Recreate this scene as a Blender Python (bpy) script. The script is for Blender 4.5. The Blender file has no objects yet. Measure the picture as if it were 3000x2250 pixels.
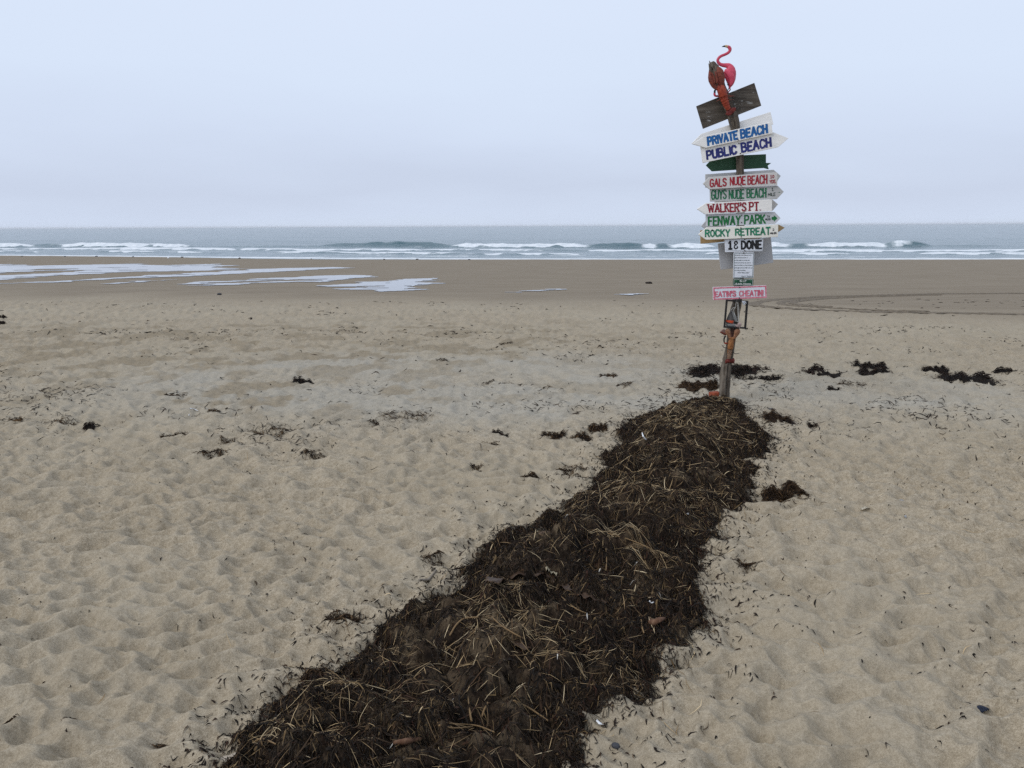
import bpy, bmesh, math, random
import numpy as np
from mathutils import Vector, Matrix

R = math.radians
rng = np.random.default_rng(11)
random.seed(5)
scene = bpy.context.scene
COL = scene.collection

# ------------------------------------------------------------------ camera
W, H, F = 3000.0, 2250.0, 2427.0           # the photograph's frame and focal length in its pixels
PITCH, ROLL = R(10.82), R(-0.29)
CAM = np.array([0.0, 0.0, 1.6])
fw = np.array([0, math.cos(PITCH), -math.sin(PITCH)])
r0 = np.array([1.0, 0, 0]); u0 = np.cross(r0, fw)
rt = math.cos(ROLL) * r0 + math.sin(ROLL) * u0
up = math.cos(ROLL) * u0 - math.sin(ROLL) * r0
cd = bpy.data.cameras.new('camera'); cam = bpy.data.objects.new('camera', cd); COL.objects.link(cam)
cd.sensor_width = 36.0; cd.lens = 36.0 * F / W; cd.clip_start = 0.05; cd.clip_end = 20000
M = Matrix.Identity(4)
for i in range(3):
    M[i][0] = rt[i]; M[i][1] = up[i]; M[i][2] = -fw[i]; M[i][3] = CAM[i]
cam.matrix_world = M
scene.camera = cam

# ------------------------------------------------------------------ sky, sun, exposure
SUN_EL, SUN_AZ = R(42), R(-124)              # azimuth from +Y (sea side) towards +X
world = bpy.data.worlds.new('World'); scene.world = world; world.use_nodes = True
nt = world.node_tree; nt.nodes.clear()
def N(tree, t, **kw):
    n = tree.nodes.new(t)
    for k, v in kw.items(): setattr(n, k, v)
    return n
wo = N(nt, 'ShaderNodeOutputWorld')
sky = N(nt, 'ShaderNodeTexSky', sky_type='NISHITA'); sky.sun_disc = False
sky.sun_elevation = SUN_EL; sky.sun_rotation = SUN_AZ
b1 = N(nt, 'ShaderNodeBackground'); b1.inputs[1].default_value = 0.07
nt.links.new(sky.outputs[0], b1.inputs[0])
tc = N(nt, 'ShaderNodeTexCoord'); sx = N(nt, 'ShaderNodeSeparateXYZ')
nt.links.new(tc.outputs['Generated'], sx.inputs[0])
mp = N(nt, 'ShaderNodeMapping'); mp.inputs['Scale'].default_value = (2.0, 2.0, 8)
nt.links.new(tc.outputs['Generated'], mp.inputs[0])
nz = N(nt, 'ShaderNodeTexNoise'); nz.inputs['Scale'].default_value = 1.6; nz.inputs['Detail'].default_value = 4
nt.links.new(mp.outputs[0], nz.inputs['Vector'])
ma = N(nt, 'ShaderNodeMath', operation='MULTIPLY_ADD'); ma.inputs[1].default_value = 0.10; ma.inputs[2].default_value = -0.05
nt.links.new(nz.outputs['Fac'], ma.inputs[0])
ad = N(nt, 'ShaderNodeMath', operation='ADD')
nt.links.new(sx.outputs[2], ad.inputs[0]); nt.links.new(ma.outputs[0], ad.inputs[1])
rp = N(nt, 'ShaderNodeValToRGB'); nt.links.new(ad.outputs[0], rp.inputs[0])
def lin(r, g, b):
    f = lambda c: c / 12.92 if c <= .04045 else ((c + .055) / 1.055) ** 2.4
    return (f(r / 255), f(g / 255), f(b / 255), 1)
SKY = [(0.0, (211, 223, 243)), (0.014, (210, 222, 243)), (0.045, (204, 215, 236)), (0.10, (213, 225, 246)),
       (0.17, (219, 232, 252)), (0.26, (222, 234, 254)), (0.60, (222, 234, 253)), (1.0, (222, 234, 253))]
cr = rp.color_ramp
for i, (p, c) in enumerate(SKY):
    e = cr.elements[i] if i < 2 else cr.elements.new(p)
    e.position = p; e.color = lin(*c)
b2 = N(nt, 'ShaderNodeBackground'); nt.links.new(rp.outputs[0], b2.inputs[0]); b2.inputs[1].default_value = 1.0
mx = N(nt, 'ShaderNodeMixShader'); mx.inputs[0].default_value = 0.96
nt.links.new(b1.outputs[0], mx.inputs[1]); nt.links.new(b2.outputs[0], mx.inputs[2])
nt.links.new(mx.outputs[0], wo.inputs[0])

sl = bpy.data.lights.new('sun', 'SUN'); sl.energy = 1.5; sl.angle = R(32); sl.color = (1.0, 0.96, 0.9)
sun = bpy.data.objects.new('sun', sl); COL.objects.link(sun)
sd = Vector((math.sin(SUN_AZ) * math.cos(SUN_EL), math.cos(SUN_AZ) * math.cos(SUN_EL), math.sin(SUN_EL)))
sun.rotation_euler = sd.to_track_quat('Z', 'Y').to_euler()

vs = scene.view_settings
vs.view_transform = 'Standard'; vs.look = 'None'; vs.gamma = 1; vs.use_curve_mapping = False; vs.exposure = 0.0
scene.cycles.max_bounces = 6; scene.cycles.volume_bounces = 0
scene.cycles.use_denoising = False

# ------------------------------------------------------------------ helpers
def ray(px, py):
    d = fw * F + rt * (px - W / 2) + up * (H / 2 - py)
    return d / np.linalg.norm(d)
def at(px, py, Y):
    d = ray(px, py); return CAM + d * (Y / d[1])
def on_plane(px, py, z):
    d = ray(px, py); return CAM + d * ((z - CAM[2]) / d[2])

def obj(name, me, m=None, parent=None, smooth=False):
    o = bpy.data.objects.new(name, me); COL.objects.link(o)
    if m is not None: me.materials.append(m)
    if parent: o.parent = parent
    if smooth: me.polygons.foreach_set('use_smooth', np.ones(len(me.polygons), bool))
    return o
def tag(o, label=None, cat=None, group=None, kind=None):
    if label: o['label'] = label
    if cat: o['category'] = cat
    if group: o['group'] = group
    if kind: o['kind'] = kind
    return o
def empty(name, loc=(0, 0, 0)):
    o = bpy.data.objects.new(name, None); COL.objects.link(o); o.location = loc; o.empty_display_size = .1
    return o
def np_mesh(name, V, Q, attrs=None):
    """mesh from numpy vertices and quads (or triangles)"""
    me = bpy.data.meshes.new(name); V = np.ascontiguousarray(V, np.float32); Q = np.ascontiguousarray(Q, np.int32)
    k = Q.shape[1]
    me.vertices.add(len(V)); me.vertices.foreach_set('co', V.ravel())
    me.loops.add(Q.size); me.loops.foreach_set('vertex_index', Q.ravel())
    me.polygons.add(len(Q)); me.polygons.foreach_set('loop_start', np.arange(0, Q.size, k, dtype=np.int32))
    for n, a in (attrs or {}).items():
        at_ = me.attributes.new(n, 'FLOAT', 'POINT'); at_.data.foreach_set('value', np.ascontiguousarray(a, np.float32))
    me.update(calc_edges=True); me.validate()
    return me
def grid_quads(nr, nc):
    i = np.arange(nr - 1)[:, None] * nc + np.arange(nc - 1)[None, :]
    return np.stack([i, i + 1, i + nc + 1, i + nc], -1).reshape(-1, 4)

# ---- numpy noise
def _h(ix, iy, s):
    n = (ix.astype(np.int64) * 374761393 + iy.astype(np.int64) * 668265263 + s * 1442695041) & 0xffffffff
    n = ((n ^ (n >> 13)) * 1274126177) & 0xffffffff
    n = ((n ^ (n >> 16)) * 2246822519) & 0xffffffff
    return ((n ^ (n >> 15)) & 0xffffff) / float(0xffffff)
def vnoise(x, y, s=0):
    ix, iy = np.floor(x), np.floor(y); fx, fy = x - ix, y - iy
    fx = fx * fx * fx * (fx * (fx * 6 - 15) + 10); fy = fy * fy * fy * (fy * (fy * 6 - 15) + 10)
    a, b, c, d = _h(ix, iy, s), _h(ix + 1, iy, s), _h(ix, iy + 1, s), _h(ix + 1, iy + 1, s)
    return a + (b - a) * fx + (c - a) * fy + (a - b - c + d) * fx * fy
def fbm(x, y, s=0, o=4):
    t, a, n = 0, .5, 0
    for k in range(o):
        t = t + a * vnoise(x * 2 ** k + 17.3 * k, y * 2 ** k - 9.1 * k, s + k); n += a; a *= .5
    return t / n
def worley(x, y, s=0):
    ix, iy = np.floor(x), np.floor(y); best = np.full(np.shape(x), 9.0)
    for dx in (-1, 0, 1):
        for dy in (-1, 0, 1):
            cx, cy = ix + dx, iy + dy
            d = (cx + _h(cx, cy, s) - x) ** 2 + (cy + _h(cx, cy, s + 77) - y) ** 2
            best = np.minimum(best, d)
    return best
def sstep(a, b, x):
    t = np.clip((x - a) / (b - a), 0, 1); return t * t * (3 - 2 * t)

# ---- materials
class Mat:
    def __init__(s, name, rough=.8, spec=.3):
        s.m = bpy.data.materials.new(name); s.m.use_nodes = True; s.t = s.m.node_tree; s.t.nodes.clear()
        s.out = N(s.t, 'ShaderNodeOutputMaterial'); s.b = N(s.t, 'ShaderNodeBsdfPrincipled')
        s.t.links.new(s.b.outputs[0], s.out.inputs[0])
        s.b.inputs['Roughness'].default_value = rough; s.b.inputs['Specular IOR Level'].default_value = spec
        s.tc = N(s.t, 'ShaderNodeTexCoord')
    def l(s, a, b): s.t.links.new(a, b)
    def noise(s, scale, detail=3, stretch=None, rough=.55, dist=0):
        n = N(s.t, 'ShaderNodeTexNoise'); n.inputs['Scale'].default_value = scale
        n.inputs['Detail'].default_value = detail; n.inputs['Roughness'].default_value = rough
        n.inputs['Distortion'].default_value = dist
        src = s.tc.outputs['Object']
        if stretch:
            m = N(s.t, 'ShaderNodeMapping'); m.inputs['Scale'].default_value = stretch; s.l(src, m.inputs[0]); src = m.outputs[0]
        s.l(src, n.inputs['Vector']); return n.outputs['Fac']
    def ramp(s, fac, stops, interp='LINEAR'):
        r = N(s.t, 'ShaderNodeValToRGB'); r.color_ramp.interpolation = interp; s.l(fac, r.inputs[0])
        for i, (p, c) in enumerate(stops):
            e = r.color_ramp.elements[i] if i < 2 else r.color_ramp.elements.new(p)
            e.position = p; e.color = (*c[:3], 1) if not isinstance(c, (int, float)) else (c, c, c, 1)
        return r.outputs[0]
    def mix(s, fac, a, b, blend='MIX'):
        n = N(s.t, 'ShaderNodeMix', data_type='RGBA', blend_type=blend)
        for sock, v in ((n.inputs[0], fac), (n.inputs[6], a), (n.inputs[7], b)):
            if hasattr(v, 'links'): s.l(v, sock)
            else: sock.default_value = v if isinstance(v, (int, float)) else (*v[:3], 1)
        return n.outputs[2]
    def attr(s, name):
        a = N(s.t, 'ShaderNodeAttribute'); a.attribute_name = name; return a.outputs['Fac']
    def island(s): return N(s.t, 'ShaderNodeNewGeometry').outputs['Random Per Island']
    def objrand(s): return N(s.t, 'ShaderNodeObjectInfo').outputs['Random']
    def math(s, op, a, b=0.0):
        n = N(s.t, 'ShaderNodeMath', operation=op)
        for i, v in enumerate((a, b)):
            if hasattr(v, 'links'): s.l(v, n.inputs[i])
            else: n.inputs[i].default_value = v
        return n.outputs[0]
    def base(s, v):
        if hasattr(v, 'links'): s.l(v, s.b.inputs['Base Color'])
        else: s.b.inputs['Base Color'].default_value = (*v[:3], 1)
    def bump(s, h, dist=.002, strength=1.0, prev=None):
        n = N(s.t, 'ShaderNodeBump'); n.inputs['Distance'].default_value = dist; n.inputs['Strength'].default_value = strength
        s.l(h, n.inputs['Height'])
        if prev is not None: s.l(prev, n.inputs['Normal'])
        s.l(n.outputs[0], s.b.inputs['Normal']); return n.outputs[0]

def plain(name, col, rough=.6, var=.25, scale=14, spec=.3):
    M_ = Mat(name, rough, spec); c = np.array(col[:3])
    f = M_.noise(scale, 4)
    M_.base(M_.ramp(f, [(.3, tuple(c * (1 - var))), (.7, tuple(np.minimum(c * (1 + var * .6), .95)))]))
    M_.bump(M_.noise(scale * 8, 3), .002, .4)
    return M_.m
def painted(name, col, wear=.35, under=(.23, .2, .18), rough=.55, grey=(.36, .35, .34)):
    """painted board: faint grain, grime streaks, chipped spots down to wood"""
    M_ = Mat(name, rough, .35); c = np.array(col)
    g = M_.noise(5, 5, (1.2, 1, 14), .6)
    dirt = M_.noise(3.2, 5, (1, 1, 2.2), .65, .4)
    a = M_.mix(M_.ramp(g, [(.35, 0.0), (.75, .55)]), tuple(c), tuple(c * .80 + np.array(grey) * .10))
    a = M_.mix(M_.ramp(dirt, [(.45, 0.0), (.8, .8 * wear)]), a, tuple(np.array(grey)))
    chip = M_.noise(38, 6, (.5, 1, 1.6), .7)
    a = M_.mix(M_.ramp(chip, [(.70 - .10 * wear, 0.0), (.74 - .09 * wear, .85)]), a, under)
    M_.base(a); M_.bump(g, .0015, .5)
    return M_.m
def letterpaint(name, dark, light):
    M_ = Mat(name, .5, .4)
    f = M_.noise(34, 4, (1.6, 1, .8)); M_.base(M_.ramp(f, [(.38, dark), (.72, light)])); return M_.m

# ------------------------------------------------------------------ terrain
ZSEA = -1.35
SHORE = np.array([on_plane(px, py, ZSEA)[:2] for px, py in
                  [(-1500, 739), (-600, 744), (0, 748), (500, 752.5), (1000, 757.5), (1500, 759.5), (2000, 759.5), (2500, 759.5), (3000, 759), (4500, 758)]])
def shore_y(x): return np.interp(x, SHORE[:, 0], SHORE[:, 1])
PS = [-.2, 0, .09, .16, .25, .34, .45, .62, 1.0, 1.15]
PZ = [0, 0, 0, -.05, -.24, -.46, -.66, -.92, ZSEA, -1.75]
_ps = np.linspace(-.2, 1.15, 400); _pz = np.interp(_ps, PS, PZ)
_k = np.hanning(25); _pz = np.convolve(np.pad(_pz, 12, 'edge'), _k / _k.sum(), 'valid')
def base_z(x, y):
    s = y / shore_y(x)
    return np.interp(s, _ps, _pz)
WETPX = [(-900, 864), (0, 861), (700, 868), (1300, 874), (2000, 884), (2500, 908), (3000, 921), (3900, 940)]
def ground_hit(px, py):
    d = ray(px, py); t = 1.0
    for k in range(60):
        p = CAM + d * t; g = float(base_z(p[0], p[1])) - p[2]
        t += g / d[2] * .8
    return CAM + d * t
WET = np.array([ground_hit(px, py)[:2] for px, py in WETPX])
def wetness(x, y):
    wy = np.interp(x, WET[:, 0], WET[:, 1])
    n = (fbm(x * .35, y * .12, 31, 4) - .5) * 7
    return sstep(-6.0, 3.4, y - wy + n * .55)
PALE = [(ground_hit(*p)[:2], a, b) for p, a, b in (((1000, 1110), 2.6, 1.7), ((1350, 1100), 2.6, 1.7), ((1700, 1130), 1.8, 1.5), ((2600, 1165), 2.6, .9))]
def pale(x, y):
    r = 0
    for c, a, b in PALE: r = r + np.exp(-((x - c[0]) / a) ** 2 - ((y - c[1]) / b) ** 2)
    return np.clip(r, 0, 1) * (.5 + .5 * sstep(.3, .65, fbm(x * 1.1, y * 1.6, 90, 4))) * .62
def sand_z(x, y):
    """height of the trampled sand at world x, y (numpy arrays)"""
    x = np.asarray(x, float); y = np.asarray(y, float)
    wx = x + .16 * (fbm(x * 2.1, y * 2.1, 3, 3) - .5); wy_ = y + .16 * (fbm(x * 2.1, y * 2.1, 9, 3) - .5)
    dry = (1 - wetness(x, y)) ** 1.5 * (1 - .25 * sstep(4.5, 12, y)) * (1 - .45 * pale(x, y)); wetf = wetness(x, y)
    # old footprints blurred by wind: bowls meeting in crests
    rot = .35; ax, ay = wx * math.cos(rot) + wy_ * math.sin(rot), -wx * math.sin(rot) + wy_ * math.cos(rot)
    a = .34 * np.tanh(worley(ax * 4.6, ay * 7.4, 21) / .34)
    b = .34 * np.tanh(worley(wx * 9.5 + 3, wy_ * 11.5, 5) / .34)
    c3 = np.minimum(worley(x * 19, y * 23 + 7, 15), .6); c4 = fbm(x * 4, y * 4, 55, 2)
    big = fbm(x * .9, y * .9, 40, 3) - .5
    m = sstep(.32, .62, fbm(x * .75, y * .75, 50, 3))
    z = base_z(x, y)
    z = z + dry * (.19 * (a - .2) * (.40 + .65 * m) + .120 * (b - .2) * (1.35 - .6 * m) + .016 * (c3 - .28) * sstep(.40, .65, c4) + .035 * big
                   + .012 * (fbm(x * 9, y * 9, 60, 3) - .5) + .008 * (fbm(x * 30, y * 30, 70, 3) - .5))
    z = z + wetf * (.02 * (fbm(x * .5, y * .22, 80, 3) - .5) + .0035 * (fbm(x * 6, y * 4, 84, 2) - .5))
    return z

DAMP = [(ground_hit(*p)[:2], a, b) for p, a, b in (((520, 1020), 4.2, 2.6), ((1150, 985), 4.0, 2.6), ((150, 985), 3.0, 2.2), ((760, 1160), 2.2, .8))]
def damp(x, y):
    r = 0
    for c, a, b in DAMP: r = r + np.exp(-((x - c[0]) / a) ** 2 - ((y - c[1]) / b) ** 2)
    spots = sstep(.47, .62, fbm(x * 2.6, y * 2.6, 95, 4))
    return np.clip(np.clip(r, 0, 1) * (.15 + .75 * spots) + .22 * spots * (1 - wetness(x, y)), 0, 1) * .8
nC, nR = 920, 720
tcol = np.linspace(-.82, .82, nC)
# rows crowd towards the camera, where footprints are larger
pyr = np.concatenate([np.linspace(3600, 2250, 60)[:-1], np.linspace(2250, 742, nR - 59)])
ang = PITCH + np.arctan((pyr - H / 2) / F)
yrow = []
for a_ in ang:
    d = np.array([0, math.cos(a_), -math.sin(a_)]); t = 1.0
    for k in range(60):
        p = CAM + d * t; t += (np.interp(p[1] / 75.0, _ps, _pz) - p[2]) / d[2] * .8
    yrow.append(min(max(p[1], .25), 92))
yrow = np.maximum.accumulate(np.array(yrow)); yrow += np.arange(nR) * 1e-4
GX = tcol[None, :] * (yrow[:, None] + 1.8); GY = np.repeat(yrow[:, None], nC, 1)
GZ = sand_z(GX.ravel(), GY.ravel())
wetv = wetness(GX.ravel(), GY.ravel())
V = np.stack([GX.ravel(), GY.ravel(), GZ], 1)

M_ = Mat('sand', .9, .2)
wet = M_.attr('wet')
g1 = M_.noise(190, 3, rough=.85); g2 = M_.noise(48, 5, rough=.8); g3 = M_.noise(1.3, 4, rough=.6); g4 = M_.noise(.35, 3)
dryc = M_.ramp(g2, [(.36, (.230, .185, .125)), (.50, (.325, .271, .195)), (.64, (.420, .358, .268))])
dryc = M_.mix(M_.ramp(g1, [(.36, .75), (.47, 0.0)]), dryc, (.150, .113, .072))
dryc = M_.mix(M_.ramp(g1, [(.54, 0.0), (.66, .6)]), dryc, (.58, .50, .37))
dryc = M_.mix(M_.ramp(g3, [(.35, .0), (.75, .35)]), dryc, (.330, .280, .206))
dryc = M_.mix(M_.ramp(g4, [(.42, .0), (.62, .5)]), dryc, (.350, .302, .225))
dryc = M_.mix(M_.attr('pale'), dryc, M_.ramp(g2, [(.3, (.285, .268, .228)), (.75, (.41, .392, .345))]))
dryc = M_.mix(M_.attr('damp'), dryc, M_.ramp(g2, [(.3, (.175, .138, .090)), (.7, (.285, .233, .160))]))
w1 = M_.noise(.9, 5, (.5, 1.5, 1), .6)
wetc = M_.ramp(w1, [(.3, (.186, .146, .098)), (.7, (.235, .190, .133))])
wetc = M_.mix(M_.ramp(g2, [(.3, .3), (.55, 0.0)]), wetc, (.12, .10, .078))
M_.base(M_.mix(wet, dryc, wetc))
M_.l(M_.ramp(wet, [(0, .95), (1, .8)]), M_.b.inputs['Roughness'])
bh = M_.bump(g1, .003, .6); M_.bump(g2, .007, .6, bh)
sand_mat = M_.m
ground = obj('sand', np_mesh('sand', V, grid_quads(nR, nC), {'wet': wetv, 'pale': pale(GX.ravel(), GY.ravel()), 'damp': damp(GX.ravel(), GY.ravel())}), sand_mat, smooth=True)
tag(ground, 'trampled tan beach sand running down to darker wet sand', kind='structure')
# the beach beyond the detailed stretch: behind the camera and to the sides
yb = np.linspace(-60, 92, 70); xb = np.linspace(-260, 260, 120)
XB, YB = np.meshgrid(xb, yb); ZB = base_z(XB, np.maximum(YB, .5)) - .12
VB = np.stack([XB.ravel(), YB.ravel(), ZB.ravel()], 1)
far = obj('beach', np_mesh('beach', VB, grid_quads(70, 120), {'wet': wetness(XB.ravel(), YB.ravel())}), sand_mat, smooth=True)
tag(far, 'wider tan beach around the trampled sand', kind='structure')

def ground_at(px, py):
    p = ground_hit(px, py); p[2] = float(sand_z(np.array([p[0]]), np.array([p[1]]))[0]); return p

# ------------------------------------------------------------------ sea
nCs = 640
ts = np.linspace(-.86, .86, nCs)
yo = np.concatenate([np.linspace(-4, 110, 330), 110 * (5200 / 110) ** (np.arange(1, 150) / 149)])   # metres out from the shore
SX0 = ts[None, :] * 84.0 * np.ones((len(yo), 1))
SXf = np.where(yo[:, None] < 0, SX0, ts[None, :] * (84 + np.maximum(yo[:, None], 0)))
SY = shore_y(np.clip(SXf, -70, 70)) + yo[:, None]
# breaker lines: (world y of crest as function of x, height, back length, face length, foam pattern)
def pxline(pts):
    P = np.array([on_plane(px, py, ZSEA)[:2] for px, py in pts]); return P[:, 0], P[:, 1]
def dline(x, L): return np.interp(x, L[0], L[1])
Z = np.zeros_like(SXf); foam = np.zeros_like(SXf)
xs, ys_ = SXf, SY
nse = fbm(xs * .09, ys_ * .05, 101, 3) - .5
def wave(L, hgt, back, face, segs, seed, foamwidth):
    """segs: (px0, px1, kind) along the crest, kind 1 = broken, .5 = steep and green, 0 = low"""
    global Z, foam
    yc = dline(xs, L) + 5 * (fbm(xs * .05, xs * 0 + seed, seed, 3) - .5)
    d = ys_ - yc                                       # + is seaward
    # horizontal picture position of each crest point, only used to read the break pattern left to right
    pxx = W / 2 + F * xs / ys_ * 1.012
    br = np.zeros_like(xs); st = np.zeros_like(xs)
    for a, b, k in segs:
        e = 24 + 40 * _h(np.floor(np.array(a / 7.0)), np.array(seed * 1.0), seed)
        w_ = sstep(a - e, a + e, pxx + 46 * nse) * (1 - sstep(b - e, b + e, pxx + 46 * nse))
        if k == 1: br = np.maximum(br, w_)
        st = np.maximum(st, w_ * (1.0 if k == .5 else (.82 if k == 1 else .3)))
    amp = hgt * (.35 + .75 * fbm(xs * .12, xs * 0 + seed * 3.1, seed + 5, 2) + .5 * fbm(xs * .6, ys_ * .2 + seed, seed + 6, 3)) * st
    prof = np.where(d > 0, np.exp(-(d / back) ** 2), np.exp(-(d / face) ** 2))
    Z += amp * prof
    fn = fbm(xs * .5, ys_ * .35, seed + 20, 4)
    tail = br * sstep(-foamwidth, -foamwidth * .55, d + 4.5 * (fn - .5)) * (1 - sstep(.4, 2.2, d))
    foam = np.maximum(foam, tail * (.55 + .6 * fn + .25 * sstep(-2.5, 0, d)))
    Z += tail * .35 * (fbm(xs * .9, ys_ * .8, seed + 30, 3) - .35) * hgt
L1 = pxline([(-800, 725), (0, 724), (600, 724.5), (1000, 722), (1500, 724), (2000, 724), (2500, 724), (3000, 723), (3900, 722)])
L2 = pxline([(-800, 733), (0, 731), (500, 731), (1000, 733), (1500, 735), (2000, 736), (2500, 738), (3000, 738), (3900, 738)])
L3 = pxline([(-800, 738), (0, 737.5), (500, 739), (1000, 743), (1500, 746), (2000, 746), (2500, 746), (3000, 746), (3900, 746)])
wave(L1, .62, 4.5, 1.6, [(-900, 95, 1), (100, 180, .5), (185, 560, 1), (560, 760, 0), (760, 960, .3), (960, 1320, .5), (1330, 1715, 1), (1715, 1900, .5), (1890, 1925, 1), (1925, 1980, .5), (1975, 2090, 1),
                          (2230, 2310, 1), (2310, 2375, .5), (2370, 2600, 1), (2600, 2720, .5), (2632, 2665, 1), (2720, 2900, .3)], 3, 2.6)
wave(L2, .24, 3.5, 1.6, [(-900, 60, 1), (85, 700, 1), (720, 1240, 1), (1240, 1580, 1), (1580, 1725, .5), (1725, 2600, 1), (2600, 4000, 1)], 7, 2.2)
wave(L3, .20, 2.5, 1.2, [(-900, 120, 1), (120, 300, .3), (300, 470, 1), (470, 500, .5), (500, 590, 1), (590, 660, .5), (660, 820, .3), (820, 1390, 1), (1390, 1430, .5), (1430, 1700, 1), (1700, 2080, .3), (2080, 2500, 1), (2500, 2700, .3), (2700, 4000, 1)], 12, 1.2)
# wash between the breakers and the beach
oy = np.maximum(yo, 0)[:, None]
wn = fbm(xs * .16, ys_ * .9, 140, 4)
wash = sstep(.58, .72, wn) * (1 - sstep(14, 26, oy)) * .5
foam = np.maximum(foam, wash)
edge = (1 - sstep(.6, 2.2, np.abs(yo[:, None] - .5) + 1.6 * (fbm(xs * .3, xs * 0, 150, 3) - .5))) * .9
foam = np.maximum(foam, edge)
lace = sstep(.60, .72, fbm(xs * .22, ys_ * .35, 160, 4)) * sstep(15, 30, oy) * (1 - sstep(55, 78, oy)) * .35
foam = np.maximum(foam, lace)
# swell and chop further out
amp = sstep(0, 40, oy)
Z += amp * .30 * (fbm(xs * .018, ys_ * .075, 170, 3) - .5) + amp * .16 * (fbm(xs * .11, ys_ * .3, 175, 3) - .5) + .02 * (fbm(xs * .6, ys_ * 1.1, 178, 2) - .5)
Z *= sstep(-1, 4, oy) * .96 + .04
M_ = Mat('sea_water', .12, .5)
fo = M_.attr('foam')
fz = M_.noise(1.6, 5, (1, .6, 1), .7)
ff = M_.ramp(M_.math('ADD', fo, M_.math('MULTIPLY', fz, .5)), [(.50, 0.0), (.85, 1.0)])
M_.b.inputs['IOR'].default_value = 1.33
M_.base(M_.mix(ff, (.040, .098, .118), M_.ramp(fz, [(.3, (.52, .57, .61)), (.7, (.80, .82, .84))])))
M_.l(M_.ramp(ff, [(0, .16), (.6, .9)]), M_.b.inputs['Roughness'])
h1 = M_.noise(.55, 4, (.45, 1.4, 1), .6); h2 = M_.noise(2.6, 3, (.6, 1.3, 1), .6)
bb = M_.bump(h1, .7, .45); M_.bump(h2, .10, .5, bb)
V = np.stack([SXf.ravel(), SY.ravel(), (ZSEA + Z).ravel()], 1)
sea = obj('sea', np_mesh('sea', V, grid_quads(len(yo), nCs), {'foam': foam.ravel()}), M_.m, smooth=True)
tag(sea, 'grey blue sea with two lines of white breakers', kind='structure')

# ------------------------------------------------------------------ shallow water left on the wet sand
def inpoly(px, py, poly):
    inside = np.zeros(px.shape, bool); j = len(poly) - 1
    for i in range(len(poly)):
        xi, yi = poly[i]; xj, yj = poly[j]
        c = ((yi > py) != (yj > py)) & (px < (xj - xi) * (py - yi) / (yj - yi + 1e-12) + xi)
        inside ^= c; j = i
    return inside
def zc(pts, ox, oy, s): return [(ox + x * s, oy + y * s) for x, y in pts]
A5, A6 = (0, 640, .452), (1000, 640, .452)
PUD = [
 ('widest sheet of shallow water lying on the wet sand at far left',
  zc([(-900, 300), (70, 298), (190, 302), (200, 308), (820, 295), (950, 296), (940, 300), (1080, 302), (1460, 294), (1350, 303), (1530, 307), (1400, 316), (1620, 330), (1300, 340), (850, 349), (500, 366), (300, 378), (0, 400), (-900, 430)], *A5)
  , [zc([(190, 333), (330, 327), (540, 326), (420, 334)], *A5), zc([(-300, 372), (0, 354), (300, 341), (560, 338), (420, 350), (150, 364), (0, 369), (-300, 386)], *A5)]),
 ('long thin ribbon of shallow water below the widest sheet',
  zc([(-900, 424), (0, 420), (340, 411), (500, 398), (850, 377), (1300, 352), (1640, 330), (2150, 315), (2320, 321), (2150, 327), (1700, 352), (1300, 373), (1000, 383), (600, 401), (350, 416), (0, 428), (-900, 436)], *A5), []),
 ('small pointed sliver of shallow water under the long ribbon', zc([(650, 426), (850, 410), (1120, 398), (1000, 408), (900, 416), (800, 425)], *A5), []),
 ('slanting strip of shallow water left of the forked pool',
  zc([(1150, 430), (1300, 412), (1700, 391), (2150, 371), (2320, 368), (2440, 378), (2330, 388), (2212, 400), (2050, 416), (1900, 414), (1700, 422), (1500, 433), (1250, 439), (1400, 426)], *A5),
  [zc([(1340, 424), (1600, 408), (1900, 398), (2100, 392), (1900, 404), (1650, 415)], *A5)]),
 ('forked pool of shallow water with ragged right end',
  zc([(-200, 441), (0, 432), (150, 413), (320, 402), (560, 386), (650, 391), (590, 398), (650, 403), (520, 412), (670, 422), (520, 434), (480, 448), (590, 462), (330, 478), (230, 470), (0, 466), (-60, 462), (100, 448), (-100, 450), (-200, 443)], *A6),
  [zc([(100, 449), (180, 440), (280, 438), (240, 446)], *A6)]),
 ('narrow crooked puddle on wet sand left of the signpost', zc([(1010, 478), (1080, 470), (1270, 465), (1350, 452), (1410, 460), (1350, 471), (1200, 482)], *A6), []),
 ('tiny thin puddle on wet sand nearest the signpost', zc([(1790, 493), (1920, 490), (2005, 494), (1930, 501)], *A6), [])]
M_ = Mat('shallow_water', .03, .5); M_.base((.10, .095, .085)); M_.b.inputs['IOR'].default_value = 1.33
M_.bump(M_.noise(5, 2, (.4, 1.5, 1)), .004, .12); pud_mat = M_.m
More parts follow.
